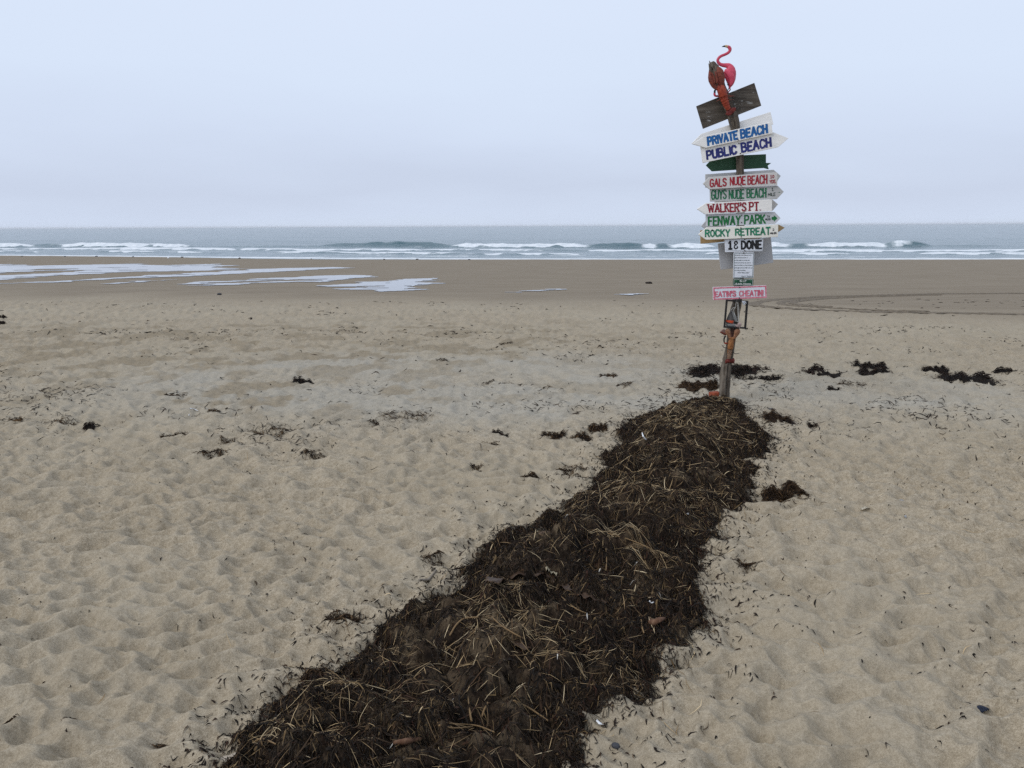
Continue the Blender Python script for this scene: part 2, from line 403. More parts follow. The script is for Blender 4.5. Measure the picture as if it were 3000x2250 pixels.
for lab, poly, holes in PUD:
    P = np.array([ground_hit(*p)[:2] for p in poly]); Hs = [np.array([ground_hit(*p)[:2] for p in h]) for h in holes]
    x0, y0 = P.min(0) - .3; x1, y1 = P.max(0) + .3; x0 = max(x0, -62)
    gx = np.arange(x0, x1, .09); gy = np.arange(y0, y1, .14)
    X, Y = np.meshgrid(gx, gy)
    jx = X + 1.5 * (fbm(X * .5, Y * 1.4, 201, 4) - .5); jy = Y + 1.6 * (fbm(X * .25, Y * .7, 203, 4) - .5)
    k = inpoly(jx, jy, P)
    for h_ in Hs: k &= ~inpoly(jx, jy, h_)
    k &= fbm(X * .35, Y * 1.5, 207, 4) < .74
    cell = k[:-1, :-1] & k[1:, :-1] & k[:-1, 1:] & k[1:, 1:]
    q = grid_quads(*X.shape)[cell.ravel()]
    used, inv = np.unique(q, return_inverse=True)
    # water finds its level: smooth sheet a little above the sand it lies in
    Vv = np.stack([X.ravel()[used], Y.ravel()[used], base_z(X.ravel()[used], Y.ravel()[used]) + .016], 1)
    o = obj('tide_pool', np_mesh('tide_pool', Vv, inv.reshape(-1, 4)), pud_mat, smooth=True)
    tag(o, lab, kind='structure')

# ------------------------------------------------------------------ tyre tracks
A7 = (2000, 640, .452)
M_ = Mat('pressed_sand', .8, .2); f = M_.noise(14, 4); M_.base(M_.ramp(f, [(.3, (.105, .082, .057)), (.7, (.185, .149, .106))])); M_.bump(M_.noise(60, 3), .006, .6)
track_mat = M_.m
def track(pts, lab, wid=.30):
    P = np.array([ground_hit(*p)[:2] for p in zc(pts, *A7)])
    # smooth the path, then lay a rutted strip along it
    seg = np.r_[0, np.cumsum(np.hypot(*np.diff(P, axis=0).T))]; s = np.arange(0, seg[-1], .07)
    x = np.interp(s, seg, P[:, 0]); y = np.interp(s, seg, P[:, 1])
    kk = np.hanning(31); kk /= kk.sum(); x = np.convolve(np.pad(x, 15, 'edge'), kk, 'valid'); y = np.convolve(np.pad(y, 15, 'edge'), kk, 'valid')
    tx, ty = np.gradient(x), np.gradient(y); l_ = np.hypot(tx, ty) + 1e-9; nx, ny = -ty / l_, tx / l_
    c = np.linspace(-1, 1, 7); prof = np.array([.0, .012, .0, .002, .0, .012, .0])
    X = x[:, None] + nx[:, None] * c * wid / 2 * (1 + .3 * (_h(np.arange(len(s)), np.zeros(len(s)), 7)[:, None] - .5))
    Y = y[:, None] + ny[:, None] * c * wid / 2
    tread = .006 * (np.sin(s * 2 * math.pi / .28)[:, None] > 0)
    Zt = sand_z(X.ravel(), Y.ravel()).reshape(X.shape) + prof[None, :] + .004 + tread * (np.abs(c) < .7) + .006 * (fbm(X * 5, Y * 5, 222, 2) - .4)
    o = obj('tire_track', np_mesh('tire_track', np.stack([X.ravel(), Y.ravel(), Zt.ravel()], 1), grid_quads(len(s), 7)), track_mat)
    tag(o, lab, kind='structure')
track([(2300, 626), (2000, 620), (1300, 608), (1000, 600), (700, 588), (500, 572), (445, 562), (470, 546), (600, 527), (900, 507), (1300, 497), (1700, 488), (2300, 486)], 'outermost looping tyre track pressed in damp sand')
track([(1650, 604), (1300, 600), (980, 582), (720, 570), (620, 555), (640, 542), (720, 530), (900, 517), (1300, 505), (1700, 496)], 'middle looping tyre track pressed in damp sand', .2)
track([(1000, 578), (800, 566), (690, 552), (720, 540), (900, 522), (1100, 512)], 'short inner curl of tyre track pressed in damp sand', .2)

# ------------------------------------------------------------------ seaweed and straw
def ribbons(C, D, L, Wd, curl, lift, tilt, K=4, follow=None, sag=None, stiff=False):
    """many curved ribbons: centres C (n,3), headings D (radians), lengths, widths, side curl, mid lift, roll of the blade"""
    n = len(C); t = np.linspace(-.5, .5, K)[None, :]
    dx, dy = np.cos(D)[:, None], np.sin(D)[:, None]
    side = curl[:, None] * (t * t * 4 - .33) * L[:, None] * .5 + curl[:, None] * .35 * np.sin(t * 9 + D[:, None] * 5) * L[:, None] * .2
    X = C[:, 0:1] + dx * t * L[:, None] - dy * side; Y = C[:, 1:2] + dy * t * L[:, None] + dx * side
    Zz = C[:, 2:3] + lift[:, None] * (1 - 4 * t * t) if follow is None else follow(X.ravel(), Y.ravel()).reshape(X.shape) + lift[:, None] * (1.2 - 4 * t * t) + C[:, 2:3]
    if stiff:                                             # a straw spans the hollows instead of sinking into them
        zf = follow(X.ravel(), Y.ravel()).reshape(X.shape); e0, e1 = zf[:, :1], zf[:, -1:]
        ln = e0 + (e1 - e0) * (t + .5); Zz = ln + np.clip(np.max(zf - ln, 1, keepdims=True), 0, .03) * .8 + C[:, 2:3] + lift[:, None] * (1 - 4 * t * t) * .3
    if sag is not None: Zz = Zz + sag[:, None] * t * L[:, None]
    w = Wd[:, None] * .5 * (1 - .75 * np.abs(2 * t) ** 2.2)
    ct, st = np.cos(tilt)[:, None], np.sin(tilt)[:, None]
    ox, oy, oz = -dy * ct * w, dx * ct * w, st * w
    Vv = np.stack([np.stack([X - ox, Y - oy, Zz - oz], -1), np.stack([X + ox, Y + oy, Zz + oz], -1)], 2)   # n,K,2,3
    b = (np.arange(n)[:, None] * K + np.arange(K - 1)[None, :]) * 2
    Q = np.stack([b, b + 1, b + 3, b + 2], -1).reshape(-1, 4)
    return Vv.reshape(-1, 3), Q
def joinm(parts):
    Vs, Qs, o = [], [], 0
    for v, q in parts: Vs.append(v); Qs.append(q + o); o += len(v)
    return np.concatenate(Vs), np.concatenate(Qs)

def weed_mat(name, stops, rough=.65, spec=.35, patch=None):
    M_ = Mat(name, rough, spec)
    c = M_.ramp(M_.island(), stops)
    if patch: c = M_.mix(M_.ramp(M_.noise(3.4, 4, rough=.6), [(.45, 0.0), (.68, patch[0])]), c, patch[1])
    M_.base(c); M_.bump(M_.noise(260, 2), .001, .5); return M_.m
weed = weed_mat('dark_seaweed', [(0, (.006, .005, .004)), (.4, (.012, .009, .007)), (.62, (.022, .014, .009)), (.8, (.048, .029, .016)), (.88, (.032, .011, .007)), (.93, (.10, .064, .030)), (1, (.17, .115, .055))], .75, .14, patch=(.3, (.050, .034, .021)))
weed_black = weed_mat('black_seaweed', [(0, (.008, .007, .006)), (.5, (.017, .013, .011)), (.85, (.030, .018, .014)), (1, (.055, .035, .022))], .9, .12)
weed_brown = weed_mat('brown_seaweed', [(0, (.012, .008, .006)), (.45, (.028, .017, .010)), (.8, (.062, .036, .018)), (1, (.12, .075, .036))], .85, .12)
straw_m = weed_mat('dry_straw', [(0, (.10, .062, .03)), (.35, (.21, .135, .065)), (.7, (.42, .295, .15)), (1, (.60, .48, .30))], .7, .25)
pale_m = weed_mat('pale_bits', [(0, (.34, .32, .28)), (1, (.60, .58, .54))], .6)

OUT = [(300, 2700), (450, 2420), (610, 2255), (700, 2170), (800, 2090), (870, 2010), (1000, 1950), (1080, 1870), (1180, 1790), (1290, 1725), (1400, 1650), (1440, 1600), (1560, 1540), (1610, 1500),
       (1740, 1425), (1760, 1390), (1775, 1330), (1830, 1290), (1800, 1250), (1880, 1225), (1950, 1195), (2010, 1180), (2090, 1172),
       (2150, 1176), (2210, 1205), (2250, 1240), (2285, 1285), (2265, 1325), (2225, 1345), (2225, 1400), (2215, 1455), (2170, 1490), (2130, 1560), (2105, 1640), (2085, 1700), (2075, 1770),
       (2055, 1845), (1960, 1905), (1925, 1990), (1850, 2060), (1760, 2110), (1725, 2160), (1740, 2255), (1760, 2420), (1800, 2700)]
OUT = [(x - 26, y) if i > 23 and 1200 < y < 2000 else (x, y) for i, (x, y) in enumerate(OUT)]
OUTW = np.array([ground_hit(*p)[:2] for p in OUT])
OUTW[:, 1] = np.maximum(OUTW[:, 1], .55)
def sdist(x, y, P):
    """signed distance to polygon, + inside"""
    d = np.full(x.shape, 1e9)
    for i in range(len(P)):
        a, b = P[i - 1], P[i]; e = b - a; L2_ = e @ e + 1e-12
        t = np.clip(((x - a[0]) * e[0] + (y - a[1]) * e[1]) / L2_, 0, 1)
        d = np.minimum(d, np.hypot(x - a[0] - t * e[0], y - a[1] - t * e[1]))
    return np.where(inpoly(x, y, P), d, -d)
gx = np.arange(-1.6, 3.3, .013); gy = np.arange(.5, 8.0, .013)
MX, MY = np.meshgrid(gx, gy)
SD = sdist(MX.ravel(), MY.ravel(), OUTW).reshape(MX.shape)
SDj = SD - .015 + .23 * (fbm(MX * 4.5, MY * 4.5, 301, 4) - .5) + .07 * (fbm(MX * 18, MY * 18, 305, 3) - .5)
lump = fbm(MX * 2.6, MY * 2.6, 310, 3); fine = fbm(MX * 12, MY * 12, 315, 4); vf = fbm(MX * 42, MY * 42, 318, 2)
MH = sstep(-.02, .40, SDj) * (.035 + .100 * sstep(.28, .72, lump)) * (1 - .4 * sstep(5.2, 7.2, MY)) + sstep(-.02, .08, SDj) * (.105 * (fine - .42) + .060 * (vf - .40) + .010)
SZ = sand_z(MX.ravel(), MY.ravel()).reshape(MX.shape)
MZ = SZ + np.maximum(MH, -.02)
def bil(Fd, x, y):
    i = np.clip((x - gx[0]) / .013, 0, len(gx) - 1.001); j = np.clip((y - gy[0]) / .013, 0, len(gy) - 1.001)
    i0, j0 = i.astype(int), j.astype(int); a, b = i - i0, j - j0
    return Fd[j0, i0] * (1 - a) * (1 - b) + Fd[j0, i0 + 1] * a * (1 - b) + Fd[j0 + 1, i0] * (1 - a) * b + Fd[j0 + 1, i0 + 1] * a * b
def mound_z(x, y): return bil(MZ, x, y)
def top_z(x, y):
    """upper surface anywhere: mound where there is one, sand elsewhere"""
    x = np.asarray(x, float); y = np.asarray(y, float)
    ins = (x > gx[0]) & (x < gx[-1]) & (y > gy[0]) & (y < gy[-1])
    return np.where(ins, np.maximum(bil(MZ, x, y), sand_z(x, y)), sand_z(x, y))
k = (SDj > .0); cell = k[:-1, :-1] & k[1:, :-1] & k[:-1, 1:] & k[1:, 1:]
q = grid_quads(*MX.shape)[cell.ravel()]; used, inv = np.unique(q, return_inverse=True)
M_ = Mat('wrack_mush', .95, .08)
c = M_.ramp(M_.noise(26, 5, rough=.7), [(.32, (.008, .006, .005)), (.52, (.024, .016, .011)), (.72, (.075, .052, .033))])
c = M_.mix(M_.ramp(M_.noise(4.2, 4, rough=.6, dist=.5), [(.51, 0.0), (.64, .85)]), c, (.130, .096, .061))
M_.base(c); M_.bump(M_.noise(150, 4, rough=.7), .006, .9)
wr = obj('seaweed_wrack', np_mesh('seaweed_wrack', np.stack([MX.ravel()[used], MY.ravel()[used], MZ.ravel()[used]], 1), inv.reshape(-1, 4)), M_.m)
tag(wr, 'long dark heap of seaweed and straw leading up to the signpost', 'seaweed', kind='stuff')

def scatter(n, lo, hi, dens=None, near=1.0):
    """points over the heap's neighbourhood with signed edge distance between lo and hi; more of them towards the viewer"""
    out = []
    tot = 0
    while tot < n:
        y = .9 + 7.2 * rng.random(n * 3) ** near; x = -1.5 + 4.6 * rng.random(n * 3)
        s_ = bil(SDj, x, y); k = (s_ > lo) & (s_ < hi)
        if dens is not None: k &= rng.random(n * 3) < dens(x, y)
        out.append(np.stack([x[k], y[k]], 1)); tot += k.sum()
    return np.concatenate(out)[:n]
U = lambda n, a, b: a + (b - a) * rng.random(n)
def mat_of(pts, Lr, Wr, liftr, zr, tl, K=4, dirm=None, curl=1.3, follow=mound_z, stiff=False):
    n = len(pts); D = U(n, 0, 6.283) if dirm is None else dirm(n)
    C = np.column_stack([pts, U(n, *zr)])
    return ribbons(C, D, U(n, *Lr), U(n, *Wr), rng.normal(0, curl, n) * .5, U(n, *liftr), rng.normal(0, tl, n), K, follow, rng.normal(0, .18, n) * (.25 if stiff else 1), stiff)
dn = lambda x, y: .20 + .80 * sstep(.36, .56, fbm(x * 4.2, y * 4.2, 320, 3))
P1 = scatter(125000, .0, 9, dn, 1.4); P2 = scatter(36000, -.10, .12, lambda x, y: np.where(bil(SDj, x, y) > 0, 1, np.exp(bil(SDj, x, y) / .024)), 1.3)
v, q = joinm([mat_of(P1, (.008, .040), (.0014, .0050), (.0, .010), (-.004, .007), .9, 3),
              mat_of(P2, (.010, .045), (.0018, .006), (.0, .012), (-.003, .007), .9, 3),
              mat_of(scatter(2600, .0, 9, None, 1.3), (.015, .04), (.005, .011), (.0, .010), (-.002, .008), .7, 4),
              mat_of(scatter(2600, .03, 9, None, 1.2), (.06, .18), (.002, .005), (.002, .014), (.0, .010), .6, 6)])
o = obj('seaweed_mat', np_mesh('seaweed_mat', v, q), weed, wr); o['kind'] = 'stuff'
dirm = lambda n: np.where(rng.random(n) < .6, rng.normal(-.15, .55, n), U(n, 0, 6.283))
dst = lambda x, y: .12 + .88 * sstep(.50, .64, fbm(x * 2.0 + 5, y * 2.0, 330, 3))
v, q = joinm([mat_of(scatter(3800, .05, 9, dst, 1.05), (.02, .10), (.0010, .0022), (.002, .010), (.006, .012), .3, 5, dirm, .4, stiff=True),
              mat_of(scatter(700, .04, 9, None, 1.1), (.015, .07), (.0016, .0036), (.002, .008), (.008, .014), .3, 4, None, .12, stiff=True),
              mat_of(scatter(900, .1, 9, lambda x, y: sstep(4.2, 5.4, y), .8), (.05, .20), (.002, .0042), (.004, .014), (.004, .012), .3, 5, dirm, .35, stiff=True)])
o = obj('straw_mat', np_mesh('straw_mat', v, q), straw_m, wr); o['kind'] = 'stuff'
v, q = mat_of(scatter(36, .05, 9, None, 1.1), (.010, .03), (.003, .007), (.002, .01), (.012, .02), .4, 3, None, .3)
o = obj('pale_scrap_mat', np_mesh('pale_scrap_mat', v, q), pale_m, wr); o['kind'] = 'stuff'

# crumbs of weed strewn over the sand
def strew(n, y0, y1, dens=None, half=.74):
    out, tot = [], 0
    while tot < n:
        y = np.sqrt(U(n * 2, y0 * y0, y1 * y1)); x = U(n * 2, -half, half) * (y + 1.0)
        k = np.ones(len(x), bool)
        if dens is not None: k &= rng.random(n * 2) < dens(x, y)
        out.append(np.stack([x[k], y[k]], 1)); tot += k.sum()
    return np.concatenate(out)[:n]
clus = lambda x, y: .04 + .96 * sstep(.52, .70, fbm(x * 1.1, y * 1.1, 340, 4)) * (.4 + .6 * sstep(.4, .65, fbm(x * 5, y * 5, 345, 3)))
band = lambda x, y: clus(x, y) * sstep(5.2, 6.2, y) * (1 - sstep(7.6, 9.4, y))
parts = []
for pts, Lr, Wr in [(strew(1300, 1.6, 6.5, clus), (.006, .026), (.003, .008)), (strew(1300, 1.6, 7), (.004, .012), (.003, .007)),
                    (strew(2600, 5, 9.6, band), (.015, .08), (.004, .010)), (strew(1500, 8, 14, clus), (.02, .10), (.006, .018)), (strew(420, 13, 22, clus), (.04, .16), (.012, .03)),
                    (scatter(5200, -.34, .0, lambda x, y: np.exp(bil(SDj, x, y) / .085), 1.2), (.006, .032), (.003, .008))]:
    n = len(pts)
    parts.append(ribbons(np.column_stack([pts, np.full(n, .002)]), U(n, 0, 6.283), U(n, *Lr), U(n, *Wr), rng.normal(0, .9, n), U(n, .0, .006), rng.normal(0, .6, n), 4, top_z, rng.normal(0, .05, n)))
v, q = joinm(parts)
o = obj('seaweed_crumbs', np_mesh('seaweed_crumbs', v, q), weed_black)
tag(o, 'dark crumbs of dried seaweed strewn over the sand', 'seaweed', kind='stuff')
pts = np.concatenate([strew(90, 1.7, 7), scatter(120, -.25, 0, None, 1.2)]); n = len(pts)
v, q = ribbons(np.column_stack([pts, np.full(n, .003)]), U(n, 0, 6.283), U(n, .02, .12), U(n, .0018, .004), rng.normal(0, .4, n), U(n, 0, .006), rng.normal(0, .3, n), 4, top_z)
o = obj('straw_crumbs', np_mesh('straw_crumbs', v, q), straw_m); tag(o, 'loose pale bits of straw lying on the sand', 'straw', kind='stuff')

# clumps that can be told apart: (px, py, width px, depth px, strands, material, label)
CL = [
 (2112, 1092, 190, 66, 4200, 'k', 'large black seaweed clump directly behind the foot of the signpost'),
 (2052, 1133, 120, 32, 1100, 'b', 'brownish seaweed clump with straw left of the signpost foot'),
 (2215, 1085, 70, 14, 200, 'k', 'black seaweed tuft just right of the signpost foot'),
 (2240, 1112, 110, 10, 240, 'k', 'thin trailing line of black seaweed right of the signpost foot'),
 (2385, 1090, 70, 16, 240, 'k', 'ragged black seaweed patch between the signpost and the double clump'),
 (2430, 1098, 70, 12, 120, 'k', 'wispy black seaweed strands beside the ragged patch'),
 (2548, 1074, 90, 16, 420, 'k', 'upper half of the double black seaweed clump right of signpost'),
 (2560, 1092, 95, 15, 420, 'k', 'lower half of the double black seaweed clump right of signpost'),
 (2738, 1086, 80, 18, 420, 'k', 'humped black seaweed clump above the longest far right one'),
 (2832, 1112, 165, 30, 1000, 'k', 'longest black seaweed clump at far right'),
 (2950, 1090, 80, 8, 220, 'k', 'flat black seaweed streak near the right edge of the photo'),
 (2882, 1098, 40, 5, 70, 'k', 'small black seaweed fleck between the far right clumps'),
 (2442, 1143, 36, 12, 90, 'k', 'small curled black seaweed bit on pale sand right of post'),
 (2495, 1125, 90, 20, 110, 'k', 'scattered black seaweed wisps below the double clump'),
 (2280, 1232, 95, 26, 500, 'b', 'dark brown seaweed clump touching the heap near its top right'),
 (2380, 1243, 26, 9, 90, 'k', 'small round black seaweed knot right of the heap top'),
 (2300, 1448, 130, 34, 900, 'b', 'crescent of dark brown seaweed reaching out right of the heap'),
 (2186, 1650, 62, 30, 130, 'k', 'curly black seaweed tuft on sand right of the lower heap'),
 (628, 1212, 34, 16, 150, 'b', 'compact brown seaweed knot beside the white strip on left sand'),
 (272, 1249, 46, 14, 150, 'k', 'dark seaweed clump in the left band, second from left edge'),
 (180, 1236, 90, 18, 160, 'b', 'loose brown seaweed spread in the far left band'),
 (45, 1236, 50, 8, 80, 'b', 'thin brown seaweed streak nearest the left photo edge'),
 (505, 1277, 75, 10, 120, 'b', 'flat brown seaweed streak in the middle of left sand'),
 (664, 1289, 36, 14, 120, 'b', 'small dark seaweed knot below the white strip'),
 (622, 1324, 64, 34, 200, 'b', 'reddish brown seaweed zigzag lowest in the left band'),
 (785, 1266, 110, 30, 330, 'b', 'widest brown seaweed spread in the left band'),
 (925, 1330, 70, 14, 110, 'k', 'spiky dark seaweed bits between left band and centre'),
 (886, 1118, 56, 10, 120, 'k', 'dark seaweed tuft on the pale grey sand upper left'),
 (512, 1157, 70, 12, 110, 'k', 'faint dark seaweed strip above the white strip'),
 (1185, 1222, 150, 46, 330, 'b', 'large thin brown seaweed scatter left of centre'),
 (1095, 1242, 26, 12, 90, 'b', 'small brown seaweed knob at the scatter left of centre'),
 (1447, 1296, 40, 22, 180, 'b', 'dark seaweed knot in the middle sand left of the heap'),
 (1466, 1267, 50, 10, 110, 'k', 'flat black seaweed strip above the middle knot'),
 (1622, 1277, 70, 24, 300, 'b', 'bushy brown seaweed clump nearest left of the upper heap'),
 (1700, 1281, 60, 16, 160, 'b', 'pale brown seaweed wisp touching the bushy clump'),
 (1750, 1258, 60, 12, 160, 'b', 'dark red seaweed strip left of the upper heap'),
 (1552, 1396, 56, 34, 240, 'b', 'fanned brown seaweed with curled tail left of the mid heap'),
 (1669, 1374, 80, 34, 300, 'k', 'black seaweed clump just left of the mid heap'),
 (1398, 1363, 30, 18, 90, 'b', 'small brown seaweed knot with straw left of the fanned one'),
 (1430, 1120, 36, 7, 70, 'k', 'small black seaweed dash on pale grey sand at centre'),
 (1295, 1056, 36, 6, 60, 'k', 'tiny black seaweed dash high on the middle sand'),
 (1484, 1009, 36, 6, 60, 'k', 'black seaweed dash farthest up the middle sand'),
 (1782, 1098, 56, 9, 100, 'b', 'brown seaweed wisp with straw left of the signpost'),
 (1830, 1126, 50, 14, 90, 'k', 'loose black seaweed wisps nearer the signpost on its left'),
 (1598, 1136, 40, 9, 60, 'k', 'grey black seaweed fleck between centre and signpost'),
 (1005, 1815, 100, 40, 260, 'b', 'brown seaweed with straw lying apart left of the lower heap'),
 (1262, 1626, 60, 30, 150, 'k', 'dark seaweed wisps on sand left of the middle heap'),
 (910, 1998, 70, 34, 170, 'b', 'dark red seaweed tuft at the left edge of lower heap'),
 (28, 2110, 36, 11, 35, 'b', 'brown seaweed patch at the lower left photo edge'),
 (208, 2104, 20, 9, 20, 'k', 'small grey black seaweed lump at lower left'),
 (466, 2164, 24, 8, 20, 'k', 'small black seaweed tuft at bottom left of the heap'),
 (0, 934, 26, 8, 120, 'k', 'thin black seaweed strip at far left edge by damp sand'),
 (-4, 949, 30, 16, 200, 'k', 'black seaweed hump at far left edge by damp sand'),
]
LOOSE = []
for px, py, wp, hp, ns, mk, lab in CL:
    c = ground_at(px, py); a = ground_hit(px - wp / 2, py); b = ground_hit(px + wp / 2, py)
    n0, n1 = ground_hit(px, py + hp / 2), ground_hit(px, py - hp / 2)
    rx = np.hypot(*(b - a)[:2]) / 2; ry = min(np.hypot(*(n1 - n0)[:2]) / 2, rx * 1.3)
    ns = int(ns * 1.25); small = wp <= 40 and 60 < px < 1950
    if small: ns //= 2
    sc_ = max(.8, c[1] / 9.0)
    dense = ns / (wp * hp)
    # a few ragged lobes strung out along the tide, plus loose strands around them
    nl = 3 + int(wp / 28); lx = np.linspace(-.75, .75, nl); ly = rng.uniform(-.55, .55, nl) * (1 - lx * lx); lr = np.maximum(rng.uniform(.25, .5, nl), 1.1 / nl)
    kx = rng.integers(0, nl, ns); rr = np.abs(rng.normal(0, .55, ns)); th = U(ns, 0, 6.283)
    loose = rng.random(ns) < (.06 if dense > .15 else .4)
    x = c[0] + rx * np.where(loose, rng.normal(0, .62, ns), lx[kx] + np.cos(th) * rr * lr[kx])
    y = c[1] + ry * np.where(loose, rng.normal(0, .62, ns), ly[kx] + np.sin(th) * rr * lr[kx] * 1.5)
    hum = np.where(loose, 0, np.exp(-rr * rr * 2)) * min(.045, .22 * ry + .008) * (1.2 if dense > .18 else .4)
    C = np.column_stack([x, y, hum * rng.random(ns) ** .6])
    v, q = ribbons(C, np.where(rng.random(ns) < .5, rng.normal(0, .5, ns), U(ns, 0, 6.283)), U(ns, .015, .065) * sc_, U(ns, .003, .008) * sc_, rng.normal(0, .8, ns), U(ns, 0, .014) * sc_, rng.normal(0, .9, ns), 4, top_z, rng.normal(0, .2, ns))
    if dense < .17 or small: LOOSE.append((v, q)); continue
    # matted core the strands spring from
    gu, gv = np.meshgrid(np.linspace(-1.25, 1.25, 34), np.linspace(-1.2, 1.2, 18))
    fld = np.exp(-(gv / .35) ** 2) * (np.abs(gu) < .75) * .55
    for a_, b_, r_ in zip(lx, ly, lr): fld = np.maximum(fld, np.exp(-((gu - a_) ** 2 + ((gv - b_) / 1.4) ** 2) / (r_ * .62) ** 2))
    fld = fld + .75 * (fbm(gu * 6 + px, gv * 4 + py, 420, 3) - .5)
    qx, qy = c[0] + gu * rx, c[1] + gv * ry
    qz = top_z(qx.ravel(), qy.ravel()) - .004 + np.clip(fld.ravel() - .12, 0, 1) * min(.045, .2 * ry + .008)
    kq = fld > .16; kc = kq[:-1, :-1] & kq[1:, :-1] & kq[:-1, 1:] & kq[1:, 1:]
    if kc.any():
        qq = grid_quads(18, 34)[kc.ravel()]; us, iv = np.unique(qq, return_inverse=True)
        v, q = joinm([(v, q), (np.column_stack([qx.ravel(), qy.ravel(), qz])[us], iv.reshape(-1, 4))])
    v = v - c[None, :]
    o = obj('seaweed_clump', np_mesh('seaweed_clump', v, q), weed_black if mk == 'k' else weed_brown); o.location = c
    tag(o, lab, 'seaweed', 'seaweed clumps strewn on the sand')

v, q = joinm(LOOSE)
o = obj('seaweed_wisps', np_mesh('seaweed_wisps', v, q), weed_brown); tag(o, 'thin brown wisps of seaweed scattered over the sand in loose patches', 'seaweed', kind='stuff')

# ------------------------------------------------------------------ the signpost
BASE = ground_at(2121, 1172); Y0 = BASE[1] + .02
Z1, Z2, Z3, Z4, Z5, Z8 = (1980, 100, .229), (1980, 460, .16275), (1980, 680, .16275), (1980, 850, .2049), (2050, 120, .14465), (2080, 860, .13263)
def pt(z, x, y, dy=0.0): return Vector(at(z[0] + x * z[2], z[1] + y * z[2], Y0 + dy))
PXM = float(np.linalg.norm(at(2121, 600, Y0) - at(2122, 600, Y0)))        # metres per photo pixel at the post

def sweep(path, rx, ry, n=12, caps=True, seed=None, rough=0.0):
    """closed tube along a path lying roughly in the x-z plane; rx in that plane, ry along y"""
    bm = bmesh.new(); P = [Vector(p) for p in path]; rings = []
    for i, p in enumerate(P):
        t = (P[min(i + 1, len(P) - 1)] - P[max(i - 1, 0)]).normalized()
        a = Vector((0, 1, 0)); b = t.cross(a)
        b = b.normalized() if b.length > 1e-4 else Vector((1, 0, 0)); a = b.cross(t).normalized()
        ring = []
        for k in range(n):
            th = 2 * math.pi * k / n
            f = 1.0
            if rough: f += rough * (float(vnoise(np.array(math.cos(th) * 2.2 + i * .35), np.array(math.sin(th) * 2.2 + 9.), seed or 1)) - .5) * 2
            ring.append(bm.verts.new(p + b * (rx[i] * f * math.cos(th)) + a * (ry[i] * f * math.sin(th))))
        rings.append(ring)
    for i in range(len(rings) - 1):
        for k in range(n): bm.faces.new((rings[i][k], rings[i][(k + 1) % n], rings[i + 1][(k + 1) % n], rings[i + 1][k]))
    if caps: bm.faces.new(rings[0][::-1]); bm.faces.new(rings[-1])
    bmesh.ops.recalc_face_normals(bm, faces=bm.faces)
    return bm
def bm_obj(name, bm, m, parent=None, smooth=True):
    me = bpy.data.meshes.new(name); bm.to_mesh(me); bm.free(); return obj(name, me, m, parent, smooth)
def dens(pts, rad, k=4):
    """Catmull-Rom through points with radii"""
    P = [Vector(p) for p in pts]; out, ro = [], []
    for i in range(len(P) - 1):
        a, b, c, d = P[max(i - 1, 0)], P[i], P[i + 1], P[min(i + 2, len(P) - 1)]
        for j in range(k):
            t = j / k
            out.append(.5 * ((2 * b) + (c - a) * t + (2 * a - 5 * b + 4 * c - d) * t * t + (3 * b - a - 3 * c + d) * t ** 3))
            ro.append(rad[i] + (rad[i + 1] - rad[i]) * t)
    return out + [P[-1]], ro + [rad[-1]]
def wire(pts, r, n=6, k=4):
    p, ro = dens(pts, [r] * len(pts) if not isinstance(r, (list, tuple)) else r, k); return sweep(p, ro, ro, n)
def poly_board(name, pts, thick, m, parent=None, bev=.002):
    """board from front-face corners (Vectors), extruded backwards along +y"""
    bm = bmesh.new(); vs_ = [bm.verts.new(p) for p in pts]; f = bm.faces.new(vs_)
    r = bmesh.ops.extrude_face_region(bm, geom=[f]); ev = [g for g in r['geom'] if isinstance(g, bmesh.types.BMVert)]
    bmesh.ops.translate(bm, verts=ev, vec=(0, thick, 0))
    bmesh.ops.recalc_face_normals(bm, faces=bm.faces)
    if bev: bmesh.ops.bevel(bm, geom=list(bm.edges), offset=bev, segments=1, affect='EDGES', clamp_overlap=True)
    return bm_obj(name, bm, m, parent, False)

# weathered wood
def wood(name, a, b, c, scale=30):
    M_ = Mat(name, .85, .2)
    g = M_.noise(scale, 6, (1, 1, .09), .65, .3); f2 = M_.noise(9, 4, (1, 1, .5))
    col = M_.ramp(g, [(.30, a), (.5, b), (.72, c)])
    col = M_.mix(M_.ramp(f2, [(.4, 0.0), (.75, .5)]), col, tuple(np.array(b) * .65))
    M_.base(col); M_.bump(g, .008, .8); return M_.m
wood_post = wood('weathered_post_wood', (.030, .024, .018), (.105, .085, .066), (.225, .195, .158))
post_pts = [(2121, 1192, 15.5), (2121, 1172, 15.5), (2122, 1140, 16), (2124, 1106, 16), (2127, 1075, 16), (2131, 1056, 14.5), (2138, 1024, 13.5), (2145, 973, 13.5), (2154, 911, 14), (2160, 881, 13.5), (2165, 780, 12.5),
            (2169, 650, 12), (2170, 560, 11.5), (2168, 484, 11), (2164, 430, 11), (2157, 390, 12), (2148, 345, 15), (2137, 315, 14), (2123, 280, 13), (2110, 248, 13), (2100, 222, 13.5), (2094, 203, 13), (2089, 190, 10), (2086, 181, 5)]
P, rad = dens([at(x, y, Y0) for x, y, _ in post_pts], [r * PXM for _, _, r in post_pts], 6)
post = empty('signpost', BASE)
tag(post, 'tall crooked weathered wooden post carrying the beach signs', 'post')
bm = sweep(P, rad, rad, 28, seed=3, rough=.10)
